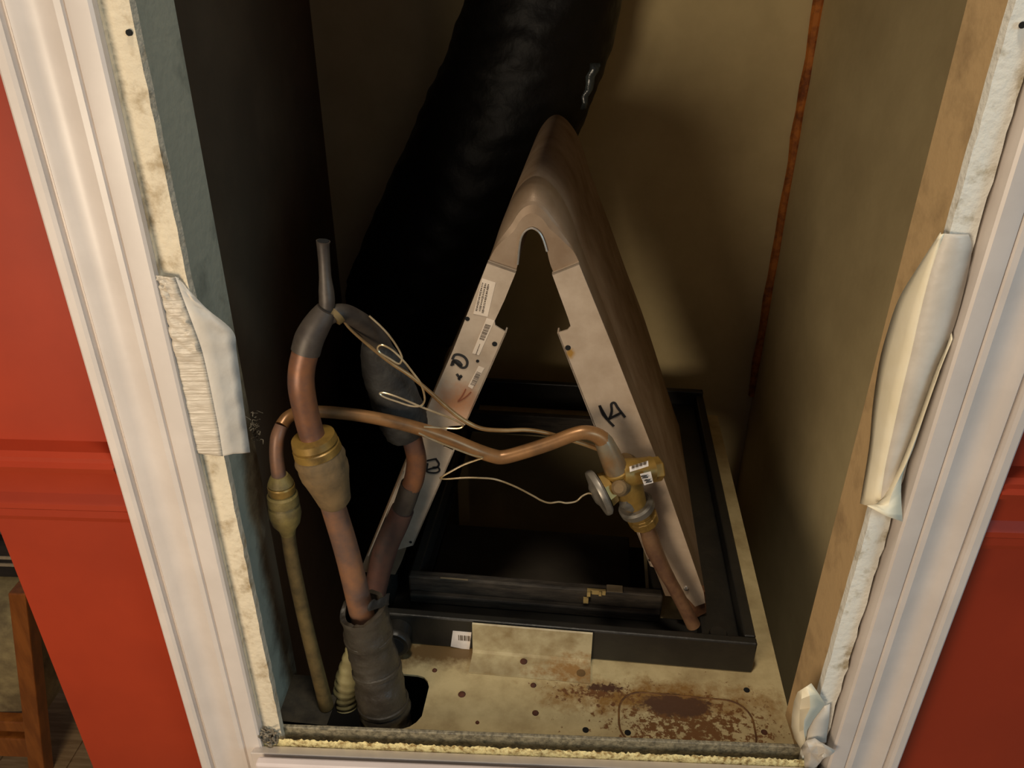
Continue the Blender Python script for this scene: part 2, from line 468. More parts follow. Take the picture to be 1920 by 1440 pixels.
b = MB().fbox(-0.2005, -0.198, 0.21, 0.70, DZ - 0.30, DZ - 0.0027)
obj('casing_side', b, M_pan, deck)  # casing painted black to stand for the darkness beside the pan
b = MB().fbox(-0.330, 0.262, 0.0, 0.69, DZ - 0.33, DZ - 0.30)
obj('casing_floor', b, M_hole, deck)  # pit bottom painted black, the darkness below put into its colour
# knockout groove: a rounded rectangle bead
ko = []
cx, cy, hx, hy, rr = 0.1585, 0.058, 0.070, 0.034, 0.026
for sx, sy, a0 in ((1, 1, 0), (-1, 1, 90), (-1, -1, 180), (1, -1, 270)):
    for k in range(7):
        a = math.radians(a0 + 15 * k)
        ko.append(F(cx + sx * (hx - rr) + rr * math.cos(a), cy + sy * (hy - rr) + rr * math.sin(a), DZ + 0.0002))
M_groove = mat('rusty_groove', (122, 84, 40), 0.8, col2=(84, 52, 24), scale=70)
ring = [Vector(p) for p in ko]
rings = []
for i, p in enumerate(ring):
    t = (ring[(i + 1) % len(ring)] - ring[i - 1]).normalized()
    nn = Vector((-t.y, t.x, 0))
    rings.append([p + nn * 0.0011, p + Vector((0, 0, 0.0007)), p - nn * 0.0011, p - Vector((0, 0, 0.0012))])
obj('knockout_ring', MB().rings(rings, closed=True), M_groove, deck, smooth=60)
# screw holes and rusty screw heads
for u, v in ((0.2278, 0.1077), (0.054, 0.0379), (0.0973, 0.0395)):
    obj('screw_hole', MB().lathe(F(u, v, DZ - 0.002), F(u, v, DZ + 0.0004), [(0, 0.0034), (1, 0.0034)], n=12), M_hole, deck)
M_rust = mat('rust_brown', (92, 52, 34), 0.9, col2=(70, 38, 24), scale=90, bump=0.4)
for u, v, r in ((-0.0806, 0.0679) + (0.0035,), (-0.0045, 0.0884) + (0.0028,), (0.0007, 0.0529) + (0.003,), (0.2376, 0.0556) + (0.0028,), (-0.1162, 0.0966) + (0.0024,), (-0.0587, 0.0345) + (0.0018,)):
    obj('rusty_screw', MB().lathe(F(u, v, DZ - 0.001), F(u, v, DZ + 0.0022), [(0, r * 1.3), (0.4, r * 1.2), (0.8, r * 0.8), (1, r * 0.3)], n=10), M_rust, deck, smooth=True)
# dim heat exchanger seen down the air opening
b = MB().fbox(-0.166, 0.113, 0.315, 0.325, -0.24, -0.098)
b.fbox(-0.166, 0.113, 0.315, 0.432, -0.100, -0.094)
obj('heat_exchanger_top', b, M_heat, deck, bevel=0.002)

# bent galvanised bracket in front of the pan
br = thing('bracket', 'bent pale grey metal bracket in front of the black drain pan', 'bracket', F(-0.01, 0.115, DZ + 0.0005))
bu0, bu1 = -0.0775, 0.0575
sec = [(0.097, DZ + 0.0006), (0.1275, DZ + 0.0006), (0.1285, DZ + 0.004), (0.1295, 0.0145), (0.1285, 0.0155), (0.1268, 0.0145), (0.1258, DZ + 0.006), (0.1245, DZ + 0.0022), (0.097, DZ + 0.0022)]
b = MB().prism(sec, bu0, bu1, lambda p, q, d: F(d, p, q))
blotch(M_bracket, F(0.04, 0.11, DZ), (0.05, 0.018, 0.02), (146, 110, 64), soft=0.8, nscale=90, amount=0.8, off=0.25)
obj('bracket_body', b, M_bracket, br)
obj('bracket_screw', MB().lathe(F(-0.018, 0.118, DZ + 0.002), F(-0.018, 0.118, DZ + 0.0045), [(0, 0.0042), (0.5, 0.004), (1, 0.002)], n=12), M_rust, br, smooth=True)
obj('bracket_hole', MB().lathe(F(0.047, 0.109, DZ + 0.0018), F(0.047, 0.109, DZ + 0.0026), [(0, 0.005), (1, 0.005)], n=14), mat('brown_stain', (104, 78, 42), 0.8), br, label='round brown stained dimple')

# ---------------------------------------------------------------- black drain pan
pan = thing('drain_pan', 'black plastic drain pan under the A shaped coil', 'drain pan', F(0.02, 0.41, DZ))
pz = 0.015
pu0, pu1, pv0, pv1 = -0.198, 0.237, 0.1315, 0.700
obj('front_wall', MB().fbox(pu0, pu1, pv0, pv0 + 0.011, DZ + 0.0005, pz), M_pan, pan, bevel=0.002)
obj('back_wall', MB().fbox(pu0, pu1, pv1 - 0.012, pv1, DZ + 0.0005, pz + 0.006), M_pan, pan, bevel=0.002)
obj('side_wall', MB().fbox(pu0, pu0 + 0.012, pv0 + 0.011, pv1 - 0.012, DZ + 0.0005, pz), M_pan, pan, bevel=0.002)
obj('side_wall', MB().fbox(pu1 - 0.013, pu1, pv0 + 0.011, pv1 - 0.012, DZ + 0.0005, pz), M_pan, pan, bevel=0.002)
obj('side_shelf', MB().fbox(pu1 - 0.055, pu1 - 0.0132, pv0 + 0.0115, pv1 - 0.0125, DZ + 0.0005, -0.004), M_pan, pan, bevel=0.002)
b = MB().fbox(pu0 + 0.0125, pu1 - 0.0555, pv0 + 0.0115, 0.201, DZ + 0.0005, DZ + 0.004)
b.fbox(pu0 + 0.0125, -0.150, 0.2012, pv1 - 0.0125, DZ + 0.0005, DZ + 0.004)
obj('trough_floor', b, M_pan, pan)
# inner rim round the air opening, dusty and chipped
b = MB().fbox(-0.168, 0.140, 0.2012, 0.2132, DZ + 0.0045, 0.0095)
obj('inner_rim', b, M_rim, pan, bevel=0.0025)
b = MB().fbox(-0.166, 0.138, 0.1925, 0.2010, DZ + 0.0045, -0.012)
obj('rim_step', b, M_rim, pan, bevel=0.002)
obj('inner_rim', MB().fbox(-0.160, 0.128, 0.592, 0.604, DZ + 0.0045, 0.012), M_rim, pan, bevel=0.002)
obj('inner_rim', MB().fbox(-0.168, -0.156, 0.2135, 0.5918, DZ + 0.0045, 0.008), M_pan, pan, bevel=0.002)
obj('inner_rim', MB().fbox(0.128, 0.140, 0.2135, 0.604, DZ + 0.0045, 0.008), M_pan, pan, bevel=0.002)
b = MB()
for u0, u1, v0, v1, z in ((0.050, 0.072, 0.2000, 0.2030, 0.010), (0.050, 0.054, 0.196, 0.2025, 0.0095), (0.064, 0.067, 0.198, 0.2025, 0.0098), (0.046, 0.052, 0.1945, 0.1985, 0.0)):
    b.fbox(u0, u1, v0, v1, z - 0.006, z + 0.0006)
obj('glue_residue', b, mat('tan_glue', (176, 150, 92), 0.8), pan, label='tan glue residue chipped on the rim')
for q in ((0.073, 0.092, 0.2008, 0.212, 0.0095, 0.0103), (-0.128, -0.094, 0.2008, 0.2025, 0.009, 0.0103)):
    obj('worn_patch', MB().fbox(*q), bpy.data.materials.get('pale_wear') or mat('pale_wear', (128, 112, 86), 0.7), pan)
# drain fitting on the front left
obj('drain_outlet', MB().lathe(F(-0.164, 0.106, -0.007), F(-0.164, 0.1312, -0.007), [(0, 0.0165), (0.12, 0.0185), (0.3, 0.0185), (0.42, 0.0155), (1, 0.0155)], n=28), M_pan, pan, smooth=True)
obj('outlet_bore', MB().lathe(F(-0.164, 0.1053, -0.007), F(-0.164, 0.1062, -0.007), [(0, 0.012), (1, 0.012)], n=24), M_hole, pan)
obj('corner_boss', MB().lathe(F(0.197, 0.148, -0.0038), F(0.197, 0.148, 0.012), [(0, 0.011), (0.9, 0.010), (1, 0.009)], n=18), M_pan, pan, smooth=True)
# sticker on pan front
V0 = pv0 - 0.0006
def fp(p, q, d):
    return F(p, d, q)
st = obj('barcode_sticker', MB().prism([(-0.1007, -0.0029), (-0.0792, -0.0029), (-0.0823, -0.0313), (-0.1041, -0.0279)], V0, V0 + 0.0005, fp), M_paper2, pan, label='small white barcode sticker')
b = MB()
for k in range(7):
    u = -0.0945 + k * 0.0021
    b.prism([(u, -0.0165), (u + 0.0010 + 0.0006 * (k % 2), -0.0165), (u + 0.0010 + 0.0006 * (k % 2), -0.0085), (u, -0.0085)], V0 - 0.0003, V0 + 0.0001, fp)
obj('barcode', b, M_ink2, st)

# ---------------------------------------------------------------- A-shaped evaporator coil
coil = thing('evaporator_coil', 'A shaped evaporator coil with bare fins and pale end plates', 'coil', F(-0.015, 0.38, -0.02))
outer = [(0.1865, 0.022), (0.172, 0.057), (0.1188, 0.1969), (0.0835, 0.2789), (0.0593, 0.3372), (0.0415, 0.3785), (0.0217, 0.4255), (0.015, 0.4447), (0.006, 0.4642), (-0.002, 0.4761), (-0.0118, 0.4859), (-0.0224, 0.4904), (-0.0324, 0.4862), (-0.0415, 0.4758), (-0.0482, 0.4633), (-0.0552, 0.4455), (-0.0629, 0.422), (-0.0817, 0.3724), (-0.0988, 0.3283), (-0.1232, 0.2685), (-0.162, 0.1748), (-0.2095, 0.057), (-0.2235, 0.022)]
inner = [(0.140, 0.022), (0.126, 0.057), (0.0839, 0.1556), (0.0424, 0.2855), (0.0199, 0.363), (0.0097, 0.3879), (-0.0006, 0.411), (-0.0048, 0.4208), (-0.0087, 0.4356), (-0.0124, 0.4461), (-0.0164, 0.452), (-0.0223, 0.4548), (-0.0281, 0.4521), (-0.032, 0.4454), (-0.0339, 0.4336), (-0.0352, 0.4195), (-0.0382, 0.4093), (-0.0499, 0.3795), (-0.0604, 0.3588), (-0.0891, 0.2883), (-0.1444, 0.1363), (-0.166, 0.057), (-0.180, 0.022)]
def smooth2(p, n):
    q = spline([(x, y, 0) for x, y in p], 6, 0)
    P = [a for a, r in q]
    return [(a.x, a.y) for a in P]
OU, IN = smooth2(outer, 0), smooth2(inner, 0)
NP = len(OU)
VR = 0.572
rings = []
nf = 120
for k in range(2 * nf + 1):
    v = VC + 0.003 + (VR - VC - 0.003) * k / (2 * nf)
    off = 0.0011 if k % 2 and k > 30 else 0.0
    ring = []
    for i, (u, z) in enumerate(OU):
        a, c = OU[max(i - 1, 0)], OU[min(i + 1, NP - 1)]
        t = Vector((c[0] - a[0], c[1] - a[1])).normalized()
        q_ = max(0.0, 1 - k / 17.0)
        sh = 0.62 * (1 - math.sqrt(1 - q_ * q_)) * (lambda w: w * w * (3 - 2 * w))(max(0.0, min(1.0, (min(i, NP - 1 - i) - 34) / 20.0)))
        uu, zz = u + (IN[i][0] - u) * sh, z + (IN[i][1] - z) * sh
        ring.append(F(uu - t.y * off, v, zz + t.x * off))
    for i in range(NP - 1, -1, -1):
        u, z = IN[i]
        a, c = IN[max(i - 1, 0)], IN[min(i + 1, NP - 1)]
        t = Vector((c[0] - a[0], c[1] - a[1])).normalized()
        ring.append(F(u + t.y * off, v, z - t.x * off))
    rings.append(ring)
mb = MB().rings(rings, cap=False)
# end faces as strips of quads
n2 = 2 * NP
for base, flip in ((0, False), (len(rings) - 1, True)):
    o = base * n2
    for i in range(NP - 1):
        q = (o + i, o + i + 1, o + n2 - 2 - i, o + n2 - 1 - i)
        mb.f.append(q if not flip else q[::-1])
obj('fin_pack', mb, M_fin, coil)
# bright inner lip of the bend
pts = [F(u, VC + 0.0015, z) for u, z in IN[35:99]]
obj('bend_lip', MB().tube([p + (0.0010,) for p in pts[12:-8]], n=8, sm=1), M_lip, coil, smooth=True, label='bright thin steel edge round the inner bend')

def fpl(p, q, d):
    return F(p, d, q)
V1, V2 = VC - 0.0022, VC
right = [(-0.0026, 0.413), (0.0217, 0.4245), (0.0592, 0.3389), (0.1186, 0.199), (0.1816, 0.0367), (0.1853, 0.0208), (0.1746, 0.0138), (0.1462, 0.0476), (0.1332, 0.0638), (0.1183, 0.0695), (0.0557, 0.2237), (0.0043, 0.3526), (0.014, 0.3565), (0.0169, 0.3606), (0.0145, 0.3683)]
pr = obj('end_plate', MB().prism(right, V1, V2, fpl), M_plate, coil, label='right end plate marked with a black B')
left = [(-0.0629, 0.422), (-0.0362, 0.4136), (-0.0473, 0.3841), (-0.0567, 0.3624), (-0.0562, 0.3573), (-0.0521, 0.3547), (-0.0452, 0.3505), (-0.0698, 0.2895), (-0.0886, 0.2417), (-0.1045, 0.2393), (-0.1425, 0.2247), (-0.1294, 0.2553), (-0.0988, 0.3283)]
pl = obj('end_plate', MB().prism(left, V1, V2, fpl), M_plate, coil, label='upper left end plate with stickers and black marker scribble')
left2 = [(-0.1391, 0.2349), (-0.1074, 0.2385), (-0.113, 0.2126), (-0.1016, 0.2073), (-0.1535, 0.074), (-0.1756, 0.064), (-0.1919, 0.0171), (-0.2131, 0.0149), (-0.1852, 0.1063), (-0.1588, 0.1786)]
pl2 = obj('end_plate', MB().prism(left2, V1, V2, fpl), M_plate, coil, label='lower left end plate marked with a sideways B')
blotch(M_plate, F(*(lambda p: (p[0] + 0.001, V1, p[1] - 0.003))((0.0169, 0.3348))), (0.004, 0.01, 0.005), (150, 110, 40), soft=0.8, nscale=200, amount=0.3)
blotch(M_plate, F(*(lambda p: (p[0], V1, p[1]))((-0.094, 0.2691))), (0.018, 0.02, 0.018), (176, 122, 84), soft=1.2, nscale=60, amount=0.5)
# folded flanges of the plates
def flange(a, c, name, parent, dv=0.012, m=M_plate, t=0.0015):
    (u0, z0), (u1, z1) = a, c
    d = Vector((u1 - u0, z1 - z0)).normalized() * t
    poly = [(u0, z0), (u1, z1), (u1 - d.y, z1 + d.x), (u0 - d.y, z0 + d.x)]
    return obj(name, MB().prism(poly, V1, V1 + dv, fpl), m, parent)
flange((-0.0362, 0.4136), (-0.0629, 0.422), 'plate_flange', pl, 0.007)
flange((0.0217, 0.4245), (-0.0026, 0.413), 'plate_flange', pr, 0.007)
flange((0.0043, 0.3526), (0.1183, 0.0695), 'plate_flange', pr)
flange((-0.0886, 0.2417), (-0.0452, 0.3505), 'plate_flange', pl)
flange((-0.1535, 0.074), (-0.1016, 0.2073), 'plate_flange', pl2)
flange((-0.1588, 0.1786), (-0.2098, 0.0526), 'plate_flange', pl2, 0.004)
# foot bracket on the right
b = MB().prism([(0.1595, 0.0409), (0.1836, 0.0353), (0.1893, 0.0028), (0.1732, -0.0117), (0.1551, 0.0075)], VC + 0.0005, VC + 0.011, fpl)
obj('foot_bracket', b, mat('rusty_bracket', (122, 84, 56), 0.6, 0.2, col2=(84, 52, 34), scale=40), coil, bevel=0.001)
# holes and dimples
VM = V1 - 0.0004
for p, r, par in (((-0.0569, 0.3377), 0.0026, pl), ((0.0152, 0.3376), 0.0028, pr), ((-0.0834, 0.3633), 0.0023, pl), ((-0.0742, 0.3178), 0.0017, pl), ((0.1175, 0.0788), 0.0022, pr), ((-0.1564, 0.0785), 0.0016, pl2)):
    obj('hole', MB().lathe(F(p[0], VM - 0.0001, p[1]), F(p[0], V2 - 0.0005, p[1]), [(0, r), (1, r)], n=12), M_hole, par)
obj('rivet', MB().lathe(F(*(lambda p: (p[0], V1 - 0.003, p[1]))((0.1613, 0.0411))), F(*(lambda p: (p[0], V1, p[1]))((0.1613, 0.0411))), [(0, 0.001), (0.4, 0.003), (1, 0.0034)], n=12), M_lip, pr, smooth=True)
# marker writing
def ink(name, strokes, w, par, m=M_ink, sm=4):
    b = MB()
    for s in strokes:
        b.stroke(s, w, V1 - 0.0006, V1 - 0.0001, fpl, sm)
    return obj(name, b, m, par)
ink('marker_letter', [[(0.0495, 0.2748), (0.0539, 0.2644), (0.0603, 0.2566), (0.0655, 0.2512)], [(0.0495, 0.2748), (0.0549, 0.2651), (0.0596, 0.2591), (0.0622, 0.2687), (0.0612, 0.2768), (0.0642, 0.2788), (0.0678, 0.2735), (0.0719, 0.2681), (0.0761, 0.2627)], [(0.0591, 0.259), (0.0653, 0.2633), (0.0725, 0.2682)]], 0.0026, pr)
ink('marker_letter', [[(-0.1325, 0.1933), (-0.1253, 0.1959), (-0.1206, 0.197)], [(-0.1218, 0.1969), (-0.1185, 0.1909), (-0.1211, 0.1858), (-0.1271, 0.1839), (-0.1325, 0.1814)], [(-0.1258, 0.1854), (-0.1199, 0.1859), (-0.1183, 0.1818), (-0.1226, 0.1786), (-0.1308, 0.1787), (-0.1325, 0.1814), (-0.1309, 0.1906)]], 0.0020, pl2)
ink('marker_scribble', [[(-0.0993, 0.3116), (-0.0981, 0.3171), (-0.0932, 0.3161), (-0.0906, 0.3115), (-0.0981, 0.3159)], [(-0.0997, 0.3182), (-0.0973, 0.3231), (-0.0925, 0.324), (-0.0871, 0.3213), (-0.0846, 0.3161), (-0.0863, 0.3105), (-0.0907, 0.3097), (-0.0949, 0.3136), (-0.0986, 0.317), (-0.101, 0.3109)]], 0.0026, pl)
ink('marker_scribble', [[(-0.0958, 0.3021), (-0.0927, 0.298), (-0.0909, 0.3005), (-0.0938, 0.2967), (-0.0922, 0.2962)]], 0.0026, pl)
ink('printed_arrow', [[(-0.0869, 0.2853), (-0.091, 0.2763), (-0.0957, 0.2697), (-0.0883, 0.2746), (-0.0815, 0.2819)]], 0.0012, pl, M_arrow, 3)
# stickers with print
def sticker(poly, parent, name='printed_label', m=M_paper):
    return obj(name, MB().prism(poly, V1 - 0.0005, V1 - 0.0001, fpl), m, parent)
def print_rows(poly, rows, parent, name='printed_text', wmin=0.0007, fill=0.62):
    """lines of small print, too small to read, laid along the sticker's long side"""
    a, bb, c, d = [Vector(p) for p in poly]
    mbx = MB()
    for i in range(rows):
        s0 = (i + 0.5) / rows
        k = 0.06
        while k < 0.94:
            L = random.uniform(0.02, 0.045)
            h = fill / rows * random.uniform(0.5, 1.0) * 0.5
            q = []
            for tt, ss in ((k, s0 - h), (k + L, s0 - h), (k + L, s0 + h), (k, s0 + h)):
                q.append(tuple(a.lerp(d, tt).lerp(bb.lerp(c, tt), ss)))
            mbx.prism(q, V1 - 0.0007, V1 - 0.0004, fpl)
            k += L + random.uniform(0.012, 0.03)
    return obj(name, mbx, M_ink2, parent)
def barcode(poly, parent, n=16):
    a, bb, c, d = [Vector(p) for p in poly]
    mbx = MB()
    for i in range(n):
        k = (i + 0.15) / n
        L = random.choice((0.35, 0.5, 0.7)) / n
        q = [tuple(a.lerp(d, tt).lerp(bb.lerp(c, tt), ss)) for tt, ss in ((k, 0), (k + L, 0), (k + L, 1), (k, 1))]
        mbx.prism(q, V1 - 0.0007, V1 - 0.0004, fpl)
    return obj('barcode', mbx, M_ink2, parent)
P1 = [(-0.0681, 0.4059), (-0.0554, 0.4021), (-0.0635, 0.3666), (-0.0775, 0.3692)]
s = sticker(P1, pl)
print_rows([(-0.0687, 0.4037), (-0.0605, 0.4019), (-0.0671, 0.3686), (-0.0765, 0.3704)], 3, s, fill=0.8)
P2 = [(-0.064, 0.3632), (-0.0583, 0.3618), (-0.073, 0.3298), (-0.0783, 0.3319)]
s = sticker([(-0.0645, 0.3654), (-0.0567, 0.363), (-0.0725, 0.3245), (-0.0795, 0.3265)], pl)
barcode([(-0.0657, 0.3591), (-0.0604, 0.3577), (-0.0675, 0.3406), (-0.0722, 0.3421)], s, 15)
print_rows([(-0.0723, 0.338), (-0.0702, 0.3376), (-0.0747, 0.3244), (-0.0768, 0.3254)], 1, s)
s = sticker([(-0.0733, 0.3125), (-0.0673, 0.3104), (-0.0803, 0.2857), (-0.0846, 0.2886)], pl)
barcode([(-0.075, 0.3064), (-0.0707, 0.3048), (-0.078, 0.289), (-0.0824, 0.2906)], s, 15)

# ---------------------------------------------------------------- black flexible duct behind the coil
duct = thing('flexible_duct', 'wrinkled black flexible duct leaning behind the coil', 'duct', (-0.15, 0.69, -0.327))
path = [(0.0143, 0.695, 0.8687, 0.1043), (0.0049, 0.695, 0.7464, 0.1065), (-0.0075, 0.695, 0.6214, 0.1069), (-0.0309, 0.695, 0.5388, 0.1101), (-0.064, 0.695, 0.4651, 0.1114), (-0.1152, 0.695, 0.3698, 0.1102), (-0.1708, 0.695, 0.2664, 0.1098), (-0.2254, 0.695, 0.1635, 0.1053), (-0.235, 0.69, 0.14, 0.092), (-0.262, 0.68, 0.02, 0.086), (-0.268, 0.67, -0.16, 0.084), (-0.268, 0.67, -0.327, 0.084)]
P = spline(path, 16)
rings = []
t0 = up = None
nseg = 72
ph = [random.uniform(0, 6.28) for _ in range(12)]
for i, (p, rad) in enumerate(P):
    t = (P[min(i + 1, len(P) - 1)][0] - P[max(i - 1, 0)][0]).normalized()
    up = t.orthogonal().normalized() if up is None else (t0.rotation_difference(t) @ up).normalized()
    t0 = t
    s = t.cross(up)
    ring = []
    for k in range(nseg):
        a = 2 * math.pi * k / nseg
        rib = 0.5 + 0.5 * math.cos(i * 1.05 + 0.5 * math.sin(a * 2 + ph[0]))
        wr_ = math.sin(a * 7 + i * 0.35 + ph[1]) * math.sin(i * 0.8 + ph[2] + 2 * math.sin(a * 3)) + 0.6 * math.sin(a * 13 - i * 0.9 + ph[3])
        lump = math.sin(a * 3 + i * 0.13 + ph[4]) * math.sin(i * 0.21 + ph[5]) + 0.7 * math.sin(a * 5 - i * 0.27 + ph[6])
        rr = rad * (0.99 + 0.007 * rib + 0.009 * wr_ + 0.012 * lump)
        ring.append(p + (up * math.cos(a) + s * math.sin(a)) * rr)
    rings.append(ring)
obj('duct_skin', MB().rings(rings), M_duct, duct, smooth=80)
# torn shiny flap of plastic at the right edge near the coil top
M_shiny = mat('shiny_grey_plastic', (70, 76, 76), 0.22, col2=(40, 44, 44), scale=30, bump=0.5)
rows = []
for k in range(8):
    t = k / 7
    rows.append([(lambda q, w: (q[0] + 0.002 * math.sin(k * 2.2), q[1] - 0.004 * abs(math.sin(k * 1.9 + w)), q[2]))(Vector((0.0626, 0.585, 0.5529)).lerp(Vector((0.049, 0.59, 0.4945)), t) + Vector((w * 0.007 * (1 - 0.5 * t), 0, 0)), w) for w in (-1, 0, 1)])
obj('torn_flap', MB().sheet(rows), M_shiny, duct, smooth=True, solid=0.0006, label='torn shiny flap of plastic')

# ---------------------------------------------------------------- suction line (big copper pipe) at the left
suc = thing('suction_line', 'thick copper suction pipe with Y branch rising from black sleeve at left', 'pipe', (-0.1933, 0.1446, -0.03))
obj('lower_pipe', MB().tube([(-0.1658, 0.06, 0.0228, 0.0128), (-0.1719, 0.06, 0.105, 0.0122), (-0.1768, 0.056, 0.1767, 0.0116), (-0.1823, 0.052, 0.2299, 0.0111), (-0.1862, 0.05, 0.2609, 0.0109)], n=20, sm=5), M_copper_r, suc, smooth=True)
# coupling: brass ring, ribbed cone wrapped in tape
A, B = (-0.1926, 0.049, 0.3159), (-0.1804, 0.052, 0.239)
px = 0.00052
obj('coupling_cone', MB().lathe(A, B, [(0.24, 38 * px), (0.34, 43 * px), (0.40, 41 * px), (0.46, 42 * px), (0.55, 41 * px), (0.62, 38 * px), (0.74, 34 * px), (0.84, 31 * px), (0.95, 28 * px), (1.0, 22 * px)], n=30), M_brass_d, suc, smooth=True, label='dusty tapered coupling')
obj('brass_nut', MB().lathe(A, B, [(0.03, 24 * px), (0.05, 36 * px), (0.13, 38 * px), (0.15, 35 * px), (0.17, 39 * px), (0.25, 40 * px), (0.275, 36 * px), (0.30, 36 * px)], n=30), M_brass, suc, smooth=30, label='yellow brass flare nut')
obj('main_pipe', MB().tube([(-0.1894, 0.0485, 0.3033, 0.0107), (-0.1925, 0.0485, 0.3162, 0.0107), (-0.1946, 0.048, 0.3385, 0.0107), (-0.1953, 0.048, 0.3614, 0.011), (-0.1934, 0.05, 0.3776, 0.0108), (-0.1884, 0.052, 0.3937, 0.0107)], n=20, sm=6), M_copper, suc, smooth=True)
obj('dark_bend', MB().tube([(-0.1892, 0.052, 0.3913, 0.0118), (-0.1853, 0.054, 0.4023, 0.0118), (-0.1798, 0.057, 0.4118, 0.0111), (-0.1741, 0.06, 0.4199, 0.0098), (-0.1707, 0.061, 0.4251, 0.0081)], n=20, sm=6), M_copper_d, suc, smooth=True, label='dark tarnished bend')
obj('stub', MB().tube([(-0.1684, 0.066, 0.4798, 0.0055), (-0.1689, 0.066, 0.4755, 0.0049), (-0.1694, 0.066, 0.4634, 0.0046), (-0.1698, 0.065, 0.4506, 0.0048), (-0.1699, 0.064, 0.4398, 0.0061), (-0.1701, 0.063, 0.4312, 0.0064), (-0.1715, 0.062, 0.4201, 0.0058)], n=16, sm=5), M_copper_d, suc, smooth=True, label='short pinched stub pointing up')
obj('stub_mouth', MB().lathe((-0.1684, 0.066, 0.4802), (-0.1685, 0.066, 0.4791), [(0, 0.0046), (1, 0.0046)], n=16), M_hole, suc)
obj('branch_arm', MB().tube([(-0.1719, 0.062, 0.4168, 0.0064), (-0.1657, 0.066, 0.4194, 0.0073), (-0.1595, 0.075, 0.4156, 0.0078), (-0.1534, 0.09, 0.4029, 0.0085), (-0.1481, 0.108, 0.3854, 0.0093), (-0.1443, 0.122, 0.3659, 0.0101), (-0.1425, 0.13, 0.3458, 0.0108)], n=20, sm=6), M_copper_d, suc, smooth=True, label='dark arm of the Y branch')
obj('solder_ring', MB().tube([(-0.167, 0.063, 0.4169, 0.0079), (-0.164, 0.066, 0.4194, 0.0086)], n=18, sm=1), M_thin, suc, smooth=True)
# wrapped sensing bulb on the branch
b = MB().tube([(-0.149, 0.118, 0.3704, 0.01), (-0.1475, 0.124, 0.3558, 0.016), (-0.144, 0.132, 0.3309, 0.0209), (-0.138, 0.138, 0.3019, 0.023), (-0.1322, 0.14, 0.277, 0.0239), (-0.1298, 0.142, 0.2618, 0.021), (-0.1272, 0.143, 0.255, 0.0106)], n=26, sm=5, wob=0.03)
obj('wrapped_section', b, M_wrap, suc, smooth=60, label='dark insulation wrapped round the sensing bulb')
obj('return_pipe', MB().tube([(-0.1274, 0.142, 0.2668, 0.0105), (-0.1236, 0.143, 0.2444, 0.0101), (-0.1221, 0.144, 0.2246, 0.0102), (-0.1263, 0.145, 0.2007, 0.0104), (-0.1316, 0.146, 0.189, 0.0102)], n=18, sm=6), M_copper, suc, smooth=True)
obj('dark_collar', MB().tube([(-0.1296, 0.146, 0.1945, 0.011), (-0.1359, 0.147, 0.1751, 0.0111), (-0.1428, 0.147, 0.1561, 0.011)], n=18, sm=5), M_copper_d, suc, smooth=True)
obj('lower_bend', MB().tube([(-0.1408, 0.147, 0.1611, 0.0124), (-0.1496, 0.147, 0.1394, 0.0131), (-0.1607, 0.147, 0.1134, 0.0133), (-0.1697, 0.146, 0.0838, 0.0129), (-0.1764, 0.145, 0.0572, 0.0125), (-0.182, 0.144, 0.0299, 0.0121)], n=18, sm=5), mat('red_brown_tube', (92, 62, 52), 0.55, 0.15, col2=(60, 48, 44), scale=26, lo=0.35, hi=0.6), suc, smooth=True)

# black foam sleeve round the bottom of the pipe
slv = thing('foam_sleeve', 'torn dark foam insulation sleeve around the foot of the copper pipe', 'sleeve', (-0.1577, 0.0402, -0.03))
P = spline([(-0.1675, 0.0555, 0.1083, 0.0231), (-0.1659, 0.0555, 0.0772, 0.0235), (-0.1625, 0.055, 0.0441, 0.0235), (-0.1581, 0.05, 0.0109, 0.0249), (-0.1553, 0.046, -0.0206, 0.0258), (-0.1543, 0.043, -0.0461, 0.0267)], 9)
rings = []
inner_r = []
t0 = up = None
for i, (p, rad) in enumerate(P):
    t = (P[min(i + 1, len(P) - 1)][0] - P[max(i - 1, 0)][0]).normalized()
    up = Vector((1, 0, 0))
    up = (up - t * up.dot(t)).normalized()
    s = t.cross(up)
    ring, rin = [], []
    for k in range(36):
        a = 2 * math.pi * k / 36
        rr = rad * (1 + 0.035 * math.sin(a * 3 + i * 0.4) + 0.02 * math.sin(i * 0.9) + random.uniform(-0.018, 0.018))
        if i % 9 in (0, 1) and i > 5:
            rr *= 1.035
        lift = Vector((0, 0, 0))
        if i == 0:
            lift = -t * (0.004 * math.sin(a + 2.2) + 0.005 * max(0, math.sin(2 * a + 0.5)) + random.uniform(-0.0012, 0.0012))
        d = up * math.cos(a) + s * math.sin(a)
        ring.append(p + d * rr + lift)
        rin.append(p + d * (rad * 0.80) + lift)
    rings.append(ring)
    inner_r.append(rin)
mb = MB().rings([inner_r[3]] + [inner_r[0]] + rings, cap=False)
mb.f.append(tuple(range(len(mb.v) - 36, len(mb.v))))
obj('sleeve_body', mb, M_foam, slv, smooth=50)
b = MB()
for i in (10, 22, 34):
    p, rad = P[i]
    t = (P[i + 1][0] - P[i - 1][0]).normalized()
    b = MB().lathe(p - t * 0.003, p + t * 0.003, [(0, rad * 1.01), (0.2, rad * 1.055), (0.8, rad * 1.055), (1, rad * 1.01)], n=30)
    obj('tape_band', b, M_foam, slv, smooth=True)
